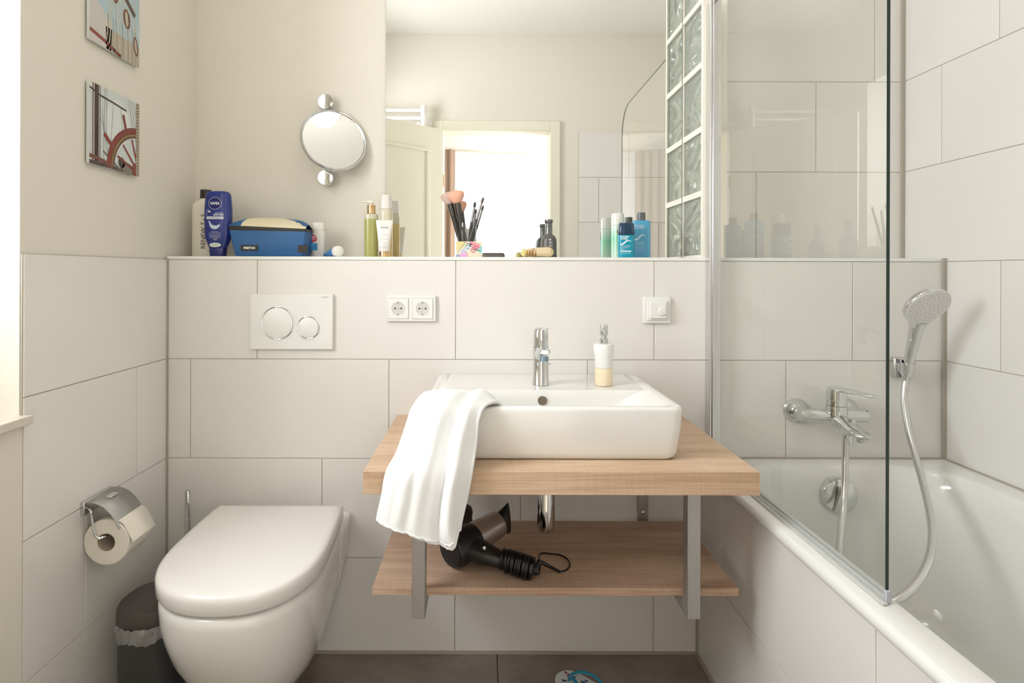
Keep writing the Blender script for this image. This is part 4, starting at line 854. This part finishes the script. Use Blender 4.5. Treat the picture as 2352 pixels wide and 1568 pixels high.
# blue wash bag
t = thing('wash_bag', 'blue tarpaulin wash bag with cream top and black zip', 'bag', (-0.65, 1.755, ZB))
BL = C(40, 96, 152, 0.45); x0, x1 = -0.7765, -0.5400; y0, y1 = 1.712, 1.800
bt = lambda x: 0.0796 - 0.0040*(x-x0)/(x1-x0)
bz = lambda x: 0.0942 - 0.0104*(x-x0)/(x1-x0)
def bag_ring(d0, d1, dy0, dy1, zf): return [Vector((p.x, p.y, ZB + (zf(p.x) if callable(zf) else zf))) for p in rr(x0+d0, x1-d1, y0+dy0, y1-dy1, 0.006, 0)]
MB().rings([bag_ring(.022, .012, .004, 0, .001), bag_ring(.018, .010, .002, 0, .004), bag_ring(.010, .004, 0, 0, .040), bag_ring(.001, 0, 0, 0, bt)]).build('body', BL, t)
MB().rings([bag_ring(.001, 0, 0, 0, lambda x: bt(x)+.0002), bag_ring(-.001, -.001, -.0008, 0, lambda x: (bt(x)+bz(x))/2), bag_ring(.001, .001, 0, 0, bz)]).build('zip_band', C(44, 40, 36, 0.55), t)
top = MB(); cols_ = 33; rws = 11; vs = []
for j in range(rws):
    v = j/(rws-1); a_ = math.sin(v*PI/2)**0.75; ins_ = 0.022*v**1.5
    for i in range(cols_):
        u = i/(cols_-1); x = x0 + 0.001 + ins_ + (x1-x0-0.002-ins_*1.25)*u
        z = bz(x) + 0.0002 + (0.030 + 0.006*(u if u < .5 else 1-u))*a_*(1-0.5*abs(2*u-1)**6)
        vs.append((x, y0 + (y1-y0)*v*0.62, ZB+z))
n0 = len(vs)
for i in range(cols_): p_ = vs[(rws-1)*cols_+i]; vs.append((p_[0], y1-0.002, p_[2]-0.012))
for i in range(cols_): p_ = vs[(rws-1)*cols_+i]; vs.append((p_[0], y1, ZB+bz(p_[0])))
top.add(vs, [(j*cols_+i, j*cols_+i+1, (j+1)*cols_+i+1, (j+1)*cols_+i) for j in range(rws+1) for i in range(cols_-1)])
top.mi = [0 if (i < 5 or (i + j*1.6 > 33) or j > rws-2) else 1 for j in range(rws+1) for i in range(cols_-1)]
top.build('top_panel', [BL, C(226, 216, 184, 0.5)], t, angle=80, label='cream top panel with blue corners')
p = Print(facing(0, y0-0.0006, ZB)); p.rect(-0.7385, 0.0165, -0.6855, 0.0345, C(22, 20, 20, 0.4)).up().text('FREITAG', -0.712, 0.0253, 0.0088, C(236, 236, 232), bold=0.00045, sx=1.05)
p.build('brand_patch', t)
MB().box(x1-0.024, x1+0.006, y0-0.0035, y0-0.0005, ZB+0.012, ZB+0.034).build('side_loop', C(52, 42, 38, 0.6), t, bevel=0.001)
# white roll-on stick
cx, cy = P(731.5, 0, 1.792).x, 1.792
t = thing('deodorant_stick', 'small white oval stick with red badge right of the blue bag', 'deodorant', (cx, cy, ZB))
MB().rings(bottle_rings(cx, cy, [(0, .0185, .012), (.002, .0195, .013), (.080, .0212, .014), (.084, .0212, .014)])).build('case', C(236, 232, 224, 0.3), t)
MB().rings(bottle_rings(cx, cy, [(.0845, .0215, .0142), (.090, .0218, .0145), (.106, .0215, .0140), (.1095, .0200, .012)])).build('cap', C(226, 222, 212, 0.25), t)
p = Print(facing(cx, cy-0.0146, ZB)); p.ell(-0.0105, 0.0590, 0.0098, 0.0115, C(200, 48, 56, 0.4), n=8, rot=0.39).up().text('MED', -0.0105, 0.0625, 0.0065, W, bold=.0002).text('SPF 30', -0.0105, 0.0560, 0.0045, W, bold=.0001)
p.rect(-0.0190, 0.0210, 0.0005, 0.0430, C(62, 146, 200, 0.4)).up().line([(-0.017, 0.029), (-0.002, 0.029)], 0.0008, C(30, 80, 140)).line([(-0.017, 0.033), (-0.002, 0.033)], 0.0008, C(30, 80, 140)).build('lettering', t)
# toothpaste tube lying
t = thing('toothpaste_tube', 'small blue tube with round white cap lying on the ledge', 'tube', (-0.46, 1.76, ZB))
a_ = P(778, 0, 1.724); a_.z = ZB + 0.0170; b_ = Vector((-0.520, 1.830, ZB + 0.010)); ax_ = (b_-a_).normalized()
MB().lathe([(0.0120, -0.002), (0.0160, 0.0), (0.0168, 0.002), (0.0165, 0.018), (0.0155, 0.020)], a_, ax_, 32).build('cap', C(240, 238, 230, 0.3), t)
q = MB(); rg = []
perp = ax_.cross(Vector((0, 0, 1))).normalized()
for d, rz, rx in ((0.020, .0135, .0145), (0.030, .0145, .0160), (0.060, .0110, .0165), (0.095, .0050, .0175), (0.112, .0009, .0180)):
    c_ = a_ + ax_*d; c_.z = ZB + 0.0008 + rz if d > 0.03 else c_.z
    rg.append([c_ + perp*rx*math.cos(2*PI*k/24) + Vector((0, 0, 1))*rz*math.sin(2*PI*k/24) for k in range(24)])
q.rings(rg).build('tube_body', C(50, 128, 190, 0.3), t)
# green pump bottle
cx, cy = P(852.5, 0, 1.795).x, 1.795
t = thing('cleansing_oil_bottle', 'green glass bottle with gold collar and white pump head', 'bottle', (cx, cy, ZB))
MB().rings(bottle_rings(cx, cy, [(0, .0195, .0195), (.002, .0212, .0212), (.121, .0212, .0212)], 2.5)).build('liquid', C(172, 172, 104, 0.15), t, label='green liquid')
MB().rings(bottle_rings(cx, cy, [(.1212, .0212, .0212), (.132, .0212, .0212), (.137, .0195, .0195), (.139, .0125, .0125)], 2.5)).build('flask_shoulder', C(206, 204, 178, 0.1), t)
MB().lathe([(.0130, .1393), (.0133, .1395), (.0133, .1655), (.0128, .1665)], (cx, cy, ZB), n=28).build('collar', GOLD, t)
MB().lathe([(.0045, .1667), (.0045, .172), (.0100, .173), (.0100, .1785), (.009, .180)], (cx, cy, ZB), n=24).tube([(cx, cy, ZB+.1765), (cx-.024, cy-.004, ZB+.1770), (cx-.028, cy-.005, ZB+.1755)], 0.0028, 12).build('pump_head', C(240, 236, 224, 0.3), t)
p = Print(wrap(cx, cy, ZB, 0.0214)); 
p.text('ANNA', -0.010, 0.048, 0.016, C(128, 132, 60), rot=PI/2, align='CENTER').build('embossed_lettering', t)
# tall bottle with white cap
cx, cy = P(887, 0, 1.797).x, 1.797
t = thing('tonic_bottle', 'tallest amber bottle with frosted white cap at left mirror edge', 'bottle', (cx, cy, ZB))
MB().rings(bottle_rings(cx, cy, [(0, .0190, .0190), (.002, .0203, .0203), (.118, .0203, .0203)], 2.4)).build('liquid', C(224, 196, 134, 0.15), t, label='amber liquid')
MB().rings(bottle_rings(cx, cy, [(.1182, .0203, .0203), (.140, .0203, .0203), (.148, .0190, .0190), (.153, .0165, .0165)], 2.4)).build('flask_shoulder', C(216, 208, 184, 0.1), t)
MB().rings(bottle_rings(cx, cy, [(.1532, .0165, .0165), (.154, .0180, .0180), (.195, .0165, .0165), (.1985, .0145, .0145)], 2.4)).build('cap', C(232, 224, 216, 0.25), t)
# white tube on gold cap
cx, cy = P(882.5, 0, 1.735).x, 1.735
t = thing('cream_tube', 'white cream tube standing on a gold cap in front of bottles', 'tube', (cx, cy, ZB))
q = MB(); rg = []
for z, a, b in ((.0165, .0150, .0130), (.019, .0165, .0140), (.050, .0195, .0105), (.085, .0232, .0055), (.108, .0258, .0012), (.1135, .0262, .0008)): rg.append(sup(cx, cy, a, b, ZB+z, 2.0, 32))
q.rings(rg).build('tube_body', C(236, 232, 226, 0.3), t)
MB().lathe([(.0150, 0), (.0155, .0006), (.0155, .0150), (.0148, .0162)], (cx, cy, ZB), n=32).build('cap', GOLD, t)
def tf(u, v, h):
    k = min(1, max(0, (v-.019)/.092)); b = .0140*(1-k)**0.95 + .0010; a = .0165 + .0097*k
    return Vector((cx+u, cy - b*math.sqrt(max(0, 1-(u/a)**2)) - h - 0.0004, ZB+v))
g = C(150, 148, 156); p = Print(tf); p.text('beauté', 0.002, 0.0905, 0.0085, C(120, 116, 124), bold=.0001)
p.ell(0.002, 0.055, 0.0140, 0.0140, g, n=30, hole=0.95, a0=0.5, a1=5.3).line([(-0.010, 0.0545), (0.000, 0.0545), (0.010, 0.0545), (0.0150, 0.0545)], 0.0007, g)
p.line([(-0.009, 0.032), (0.000, 0.032), (0.010, 0.032)], 0.0006, g).line([(-0.009, 0.028), (0.000, 0.028), (0.010, 0.028)], 0.0006, g).build('lettering', t)
# brush holder
hx0, hx1 = P(1047.5, 0, 1.735).x, P(1106.5, 0, 1.735).x; hy0, hy1 = 1.735, 1.785
t = thing('brush_holder', 'clear acrylic make-up brush cup in a colourful patterned box', 'brush holder', ((hx0+hx1)/2, 1.76, ZB))
q = MB(); q.box(hx0, hx1, hy0, hy0+0.0015, ZB, ZB+0.0485).box(hx0, hx1, hy1-0.0015, hy1, ZB, ZB+0.0485).box(hx0, hx0+0.0015, hy0+.0015, hy1-.0015, ZB, ZB+0.0485).box(hx1-0.0015, hx1, hy0+.0015, hy1-.0015, ZB, ZB+0.0485).box(hx0, hx1, hy0, hy1, ZB, ZB+0.001)
q.build('box', C(232, 222, 196, 0.4), t, smooth=False)
ccx, ccy = P(1071, 0, 1.76).x, 1.760
MB().lathe([(0.0285, 0.002), (0.0290, 0.003), (0.0290, 0.1070), (0.0282, 0.1070), (0.0282, 0.004)], (ccx+0.002, ccy-0.0, ZB), n=36, cap=False, sx=1.0, sy=0.75).build('clear_cup', CLEAR, t, angle=60)
Wd = hx1-hx0; p = Print(lambda u, v, h: Vector((hx0 + Wd*u, hy0 - h, ZB + 0.0485*v)))
p.poly([(0, 1), (0, 0.35), (0.5, 0.85), (0.3, 1)], C(226, 214, 150, .4)).poly([(1, 0.75), (0.75, 0.45), (1, 0.2)], C(140, 208, 198, .4)).poly([(0.55, 1), (0.95, 0.75), (0.8, 0.45), (0.5, 0.75)], C(236, 130, 150, .4)).poly([(0.15, 0.3), (0.5, 0.95), (0.6, 0.8), (0.35, 0.25)], C(206, 222, 228, .4))
p.up()
for k in range(6): p.line([(0.05+0.07*k, 0.25+0.02*k), (0.35+0.06*k, 0.92-0.03*k)], 0.016, (C(70, 110, 130, .4), W)[k % 2])
for k in range(6): p.line([(0.28+0.03*k, 0.98-0.10*k), (0.62+0.08*k, 0.82-0.11*k)], 0.020, (C(60, 60, 76, .4), W)[k % 2])
for k in range(5): p.line([(0.60, 0.98-0.09*k), (0.92, 0.80-0.09*k)], 0.022, (C(206, 40, 90, .4), C(244, 226, 200, .4))[k % 2])
p.up().ell(0.28, 0.12, 0.13, 0.17, C(230, 170, 220, .4)).ell(0.08, 0.05, 0.09, 0.12, C(150, 160, 200, .4))
for k in range(9): a = math.radians(-60 + 18*k); p.ell(0.28+0.165*math.cos(a), 0.14+0.22*math.sin(a), 0.020, 0.024, C(206, 30, 140, .4), n=8)
for k in range(9): a = math.radians(40*k); p.ell(0.66+0.07*math.cos(a), 0.42+0.11*math.sin(a), 0.020, 0.042, C(200, 30, 90, .4), rot=a+PI/2, n=8)
p.build('box_pattern', t)
BZ = ZB + 0.007
def brush(name, label, top_px, foot, y_t, hr, kind, grp='make-up brushes in the clear cup'):
    tp = P(top_px[0], top_px[1], y_t); ft = Vector((ccx+0.002+foot[0], ccy+foot[1], BZ)); d = (tp-ft).normalized(); L = (tp-ft).length
    t = thing(name, label, 'make-up brush', ft, grp)
    sd1 = d.cross(Vector((0, 1, 0))).normalized(); sd2 = d.cross(sd1)
    if kind == 'face':
        MB().tube([ft, ft+d*L*0.35, ft+d*L*0.66], [0.0045, 0.0080, 0.0090], 16).build('handle', C(52, 46, 44, 0.3), t)
        MB().tube([ft+d*L*0.66, ft+d*(L-0.028)], [0.0094, 0.0108], 16).build('ferrule', C(88, 82, 78, 0.25, 0.8), t)
        rg = []
        for s_, w_, dd in ((0.0, .0110, .0095), (.009, .0165, .0115), (.018, .0225, .0130), (.026, .0250, .0130), (.033, .0235, .0110), (.0375, .0170, .0080), (.040, .005, .003)):
            rg.append([ft + d*(L-0.029+s_*1.0) + sd1*w_*math.cos(2*PI*k/26) + sd2*dd*math.sin(2*PI*k/26) for k in range(26)])
        MB().rings(rg).build('bristles', hr, t, angle=80)
    else:
        MB().tube([ft, ft+d*L*0.5, ft+d*L*0.62], [0.0030, 0.0048, 0.0046], 14).build('handle', C(60, 56, 58, 0.3), t)
        MB().tube([ft+d*L*0.62, ft+d*L*0.90], [0.0046, 0.0034], 14).build('ferrule', C(150, 148, 150, 0.2, 0.9), t)
        MB().tube([ft+d*L*0.90, ft+d*L*0.95, ft+d*L*0.985, ft+d*L], [0.0034, 0.0044, 0.0032, 0.0012], 14).build('bristles', hr, t)
pk = mat('pink_bristle', srgb(232, 176, 150), 0.9); bump(pk, 700, 0.6, 0.001, (1, 1, .2)); pk2 = mat('grey_pink_bristle', srgb(206, 176, 164), 0.9); bump(pk2, 700, 0.6, 0.001, (1, 1, .2))
brush('powder_brush', 'fluffy pink make-up brush, front one of the two fan heads', (1047, 446), (-.003, -.006), 1.745, pk, 'face')
brush('powder_brush', 'grey-tipped fluffy brush leaning left behind the pink brush', (1029, 449), (-.010, .006), 1.765, pk2, 'face')
brush('eye_brush', 'slim dark eye brush standing nearly upright in the cup', (1091, 464), (-.002, .004), 1.775, C(70, 62, 64, 0.8), 'eye')
brush('eye_brush', 'longest slim brush leaning right out of the cup', (1110, 453), (-.006, -.002), 1.765, C(110, 92, 90, 0.8), 'eye')
# compact
t = thing('powder_compact', 'flat dark grey compact lying right of the brush cup', 'compact', (0.035, 1.745, ZB))
c0_, c1_ = P(1108, 0, 1.722).x, P(1159, 0, 1.722).x
MB().rings([rr(c0_, c1_, 1.722, 1.775, .012, ZB), rr(c0_-.001, c1_+.001, 1.721, 1.776, .012, ZB+.001), rr(c0_-.001, c1_+.001, 1.721, 1.776, .012, ZB+.0070)]).build('base', C(96, 88, 86, 0.3), t)
MB().rings([rr(c0_, c1_, 1.722, 1.775, .012, ZB+.0073), rr(c0_-.0005, c1_, 1.722, 1.775, .012, ZB+.0080), rr(c0_+.001, c1_-.003, 1.724, 1.773, .012, ZB+.0130)]).build('lid', C(84, 76, 74, 0.25), t)
# gold perfume bottle lying
xa, xb = P(1196, 0, 1.735).x, P(1269, 0, 1.735).x; L = xb-xa
t = thing('perfume_flacon', 'golden faceted perfume flacon lying in front of dark bottle', 'perfume bottle', ((xa+xb)/2, 1.735, ZB))
gl = mat('golden_perfume_glass', srgb(252, 232, 188), 0.06, trans=0.3, ior=1.45); az = ZB+0.0165
MB().lathe([(.004, 0), (.0105, .004), (.0135, .011), (.0095, .018), (.006, .020)], (xa, 1.735, az-.003), (1, 0, 0), 8).build('stopper', C(232, 216, 150, 0.1, 0.25), t, angle=15)
for k in range(3): MB().lathe([(.0090+.002*k, 0), (.0125+.0012*k, .002), (.0125+.0012*k, .005), (.0090+.002*k, .007)], (xa+.020+.0085*k, 1.735, az-.001), (1, 0.0, 0), 20).build('neck_ring', GOLD, t)
MB().lathe([(.0100, 0), (.0140, .004), (.0145, .020), (.0160, .036), (.0150, .046), (.0095, .053), (.001, .057)], (xa+.0455, 1.735, az), (1, 0, 0), 10).build('flask', gl, t, angle=15)
# dark bottle
cx, cy = P(1260, 0, 1.788).x, 1.788
t = thing('aftershave_bottle', 'dark grey round-shouldered bottle with metal neck before doorway reflection', 'bottle', (cx, cy, ZB))
dg = C(92, 88, 84, 0.35)
MB().lathe([(.0235, 0), (.0262, .001), (.0266, .004), (.0255, .010), (.0252, .048), (.0248, .056), (.0225, .064), (.0180, .070), (.0130, .0735), (.0120, .0745)], (cx, cy, ZB), n=40).build('flask', dg, t)
MB().lathe([(.0118, .0748), (.0118, .103), (.0112, .104), (.0112, .110), (.0130, .113), (.0135, .118), (.0125, .121), (.0095, .1215)], (cx, cy, ZB), n=36).build('neck', C(120, 122, 122, 0.22, 0.9), t)
p = Print(wrap(cx, cy, ZB, 0.0257))
for k, ch in enumerate('BOSS'[::-1]): p.text(ch, 0.002, 0.028 + 0.0095*k, 0.0092, C(222, 222, 218), rot=PI/2, bold=.0004)
p.text('HUGO BOSS', 0.0075, 0.040, 0.0042, C(200, 200, 196), rot=PI/2).build('lettering', t)
# mint can
cx, cy = P(1418.5, 0, 1.795).x, 1.795
t = thing('shaving_foam_can', 'pale mint can with rounded translucent white cap', 'can', (cx, cy, ZB))
mint = mat('mint_can', srgb(176, 216, 194), 0.25); n_m, l_m, b_m = nodes(mint)
tc = n_m.new('ShaderNodeTexCoord'); sp_ = n_m.new('ShaderNodeSeparateXYZ'); cr = n_m.new('ShaderNodeValToRGB'); l_m.new(tc.outputs['Generated'], sp_.inputs[0]); l_m.new(sp_.outputs[2], cr.inputs[0]); l_m.new(cr.outputs[0], b_m.inputs['Base Color'])
cr.color_ramp.elements[0].color = srgb(200, 222, 200); cr.color_ramp.elements[1].color = srgb(214, 226, 216); e_ = cr.color_ramp.elements.new(0.6); e_.color = srgb(136, 206, 170)
MB().lathe([(.0185, 0), (.0203, .002), (.0203, .103), (.0198, .104)], (cx, cy, ZB), n=36).build('can_body', mint, t)
MB().lathe([(.0200, .1042), (.0207, .105), (.0207, .134), (.0192, .1410), (.0170, .1425)], (cx, cy, ZB), n=36).build('cap', C(226, 226, 216, 0.2), t)
p = Print(wrap(cx, cy, ZB, 0.0205)); p.ell(-0.0045, 0.083, 0.0030, 0.0052, GOLD, n=20).up().ell(-0.0045, 0.083, 0.0016, 0.0036, C(100, 90, 70)); 
p.build('emblem', t)
# teal deodorant
cx, cy = P(1438, 0, 1.742).x, 1.742
t = thing('deodorant', 'teal roll-on deodorant with navy cap in front of mint can', 'deodorant', (cx, cy, ZB))
MB().rings(bottle_rings(cx, cy, [(0, .0230, .0135), (.002, .0245, .0150), (.0695, .0245, .0150)], 2.8)).build('flask', C(0, 150, 176, 0.2), t)
MB().rings(bottle_rings(cx, cy, [(.0700, .0247, .0152), (.071, .0250, .0154), (.103, .0240, .0146), (.1070, .0215, .012)], 2.8)).build('cap', C(24, 58, 84, 0.12), t)
W2 = C(226, 244, 248, 0.4)
def wave(p, u0, u1, v0, amp, th, m):
    n_ = 14; 
    for k in range(n_):
        a, b = k/n_, (k+1)/n_; f = lambda s_: v0 - amp*math.sin((s_*1.25+0.15)*2*PI*0.75 - 0.0) + amp*0.9*s_*2
        ta, tb_ = th*(0.35+0.65*math.sin(PI*min(1, a*1.1+0.1))), th*(0.35+0.65*math.sin(PI*min(1, b*1.1+0.1)))
        p.poly([(u0+(u1-u0)*a, f(a)-ta), (u0+(u1-u0)*b, f(b)-tb_), (u0+(u1-u0)*b, f(b)+tb_), (u0+(u1-u0)*a, f(a)+ta)], m)
p = Print(facing(cx, cy-0.0153, ZB)); p.text('BIOTHERM', -0.0215, 0.0635, 0.0066, W2, align='LEFT', bold=.0003, sx=.82).text('HOMME', -0.0215, 0.0575, 0.0066, W2, align='LEFT', bold=.0003, sx=.9)
wave(p, -0.0225, 0.012, 0.0435, 0.0040, 0.0030, W2)
p.text('AQUAPOWER', -0.0215, 0.0355, 0.0048, W2, align='LEFT').text('ICE COOLING', -0.0215, 0.0300, 0.0042, W2, align='LEFT').text('EFFECT', -0.0215, 0.0252, 0.0042, W2, align='LEFT').rect(-0.0225, 0.0180, 0.0120, 0.0215, W2).text('DEODORANT 48H', -0.0215, 0.0135, 0.0038, W2, align='LEFT')
p.build('lettering', t)
# blue lotion bottle
cx, cy = P(1472, 0, 1.797).x, 1.797
t = thing('aftershave_lotion', 'light blue rectangular bottle with grey cap beside glass blocks', 'bottle', (cx, cy, ZB))
MB().rings(bottle_rings(cx, cy, [(0, .0260, .0135), (.002, .0280, .0150), (.114, .0280, .0150), (.1190, .0262, .0138), (.1205, .0150, .0120)], 4.0)).build('flask', C(84, 162, 200, 0.15), t)
MB().lathe([(.0128, .1207), (.0132, .1212), (.0132, .1440), (.0122, .1452)], (cx, cy, ZB), n=32).build('cap', C(96, 96, 96, 0.3), t)
p = Print(facing(cx, cy-0.0153, ZB)); W3 = C(196, 222, 236, 0.4)
p.text('BIOTHERM', -0.0245, 0.1020, 0.0072, W3, align='LEFT', bold=.0002, sx=.85).text('HOMME', -0.0200, 0.0955, 0.0072, W3, align='LEFT', bold=.0002)
wave(p, -0.0250, 0.012, 0.0620, 0.0050, 0.0036, W3)
for k in range(5): p.line([(-0.024, 0.050-0.0075*k), (0.010, 0.050-0.0075*k)], 0.0008, W3)
p.text('AFTER SHAVE', -0.0235, 0.0465, 0.0045, W3, align='LEFT').build('lettering', t)

# ================================================================== flip-flop
fo = P(1350, 1548, 0); 
yf_ = 1.5895
def sole(t_, s_): return None
t = thing('flip_flop', 'white flip-flop with blue pattern and turquoise straps on the floor', 'shoe', (0.28, 1.50, 0))
ang = math.radians(-38); o0 = Vector((0.212, 1.590, 0)); ca, sa = math.cos(ang), math.sin(ang)
def loc2(u, v, z): return Vector((o0.x + u*ca - v*sa, o0.y + u*sa + v*ca, z))
wdt = lambda u: 0.043*math.sqrt(max(0, 1-((u-0.045)/0.045)**2)) if u < 0.045 else (0.043 - 0.009*math.sin(min(1, (u-0.045)/0.13)*PI/2) if u < 0.20 else 0.034*math.sqrt(max(0, 1-((u-0.20)/0.045)**2)))
us = [0.0005 + 0.244*(0.5-0.5*math.cos(PI*i/30)) for i in range(31)]
def outline(z, k=1.0): return [loc2(u, wdt(u)*k, z) for u in us] + [loc2(u, -wdt(u)*k, z) for u in us[::-1]]
MB().rings([outline(0.0005, .98), outline(0.003, 1.0), outline(0.015, 1.0), outline(0.0165, .985)]).build('sole', C(222, 224, 226, 0.6), t, angle=50)
p = Print(lambda u, v, h: loc2(u, v, 0.0166+h)); random.seed(5)
for k in range(34):
    u = random.uniform(0.008, 0.235); v = random.uniform(-0.9, 0.9)*wdt(u)*0.85
    m_ = (C(44, 84, 130, .6), C(44, 84, 130, .6), C(150, 44, 120, .6), C(90, 170, 200, .6))[k % 4]; r_ = random.uniform(0.003, 0.008)
    w_ = wdt(u)*0.96
    pts_ = [(u + r_*random.uniform(.6, 1.5)*math.cos(a), max(-w_, min(w_, v + r_*random.uniform(.5, 1.3)*math.sin(a)))) for a in [2*PI*i/9 for i in range(9)]]
    pts_ = [(max(0.004, a_), max(-wdt(max(0.004, min(.24, a_)))*.97, min(wdt(max(0.004, min(.24, a_)))*.97, b_))) for a_, b_ in pts_]
    p.poly(pts_, m_)
p.up().ell(0.105, 0, 0.020, 0.016, C(150, 40, 130, .6)).up().text('SURF', 0.105, 0.004, 0.011, C(226, 200, 224), rot=-0.1).text('BAY', 0.108, -0.007, 0.011, C(226, 200, 224), rot=-0.1)
p.build('sole_print', t)
tq = C(28, 140, 172, 0.35)
for sgn in (-1, 1):
    pts_ = [loc2(0.038, 0.002*sgn, 0.017), loc2(0.042, 0.004*sgn, 0.030), loc2(0.065, 0.020*sgn, 0.040), loc2(0.100, 0.035*sgn, 0.034), loc2(0.135, 0.034*sgn, 0.018)]
    MB().tube(spline(pts_, 5), 0.0050, 12, ell=0.55).build('strap', tq, t, angle=80)
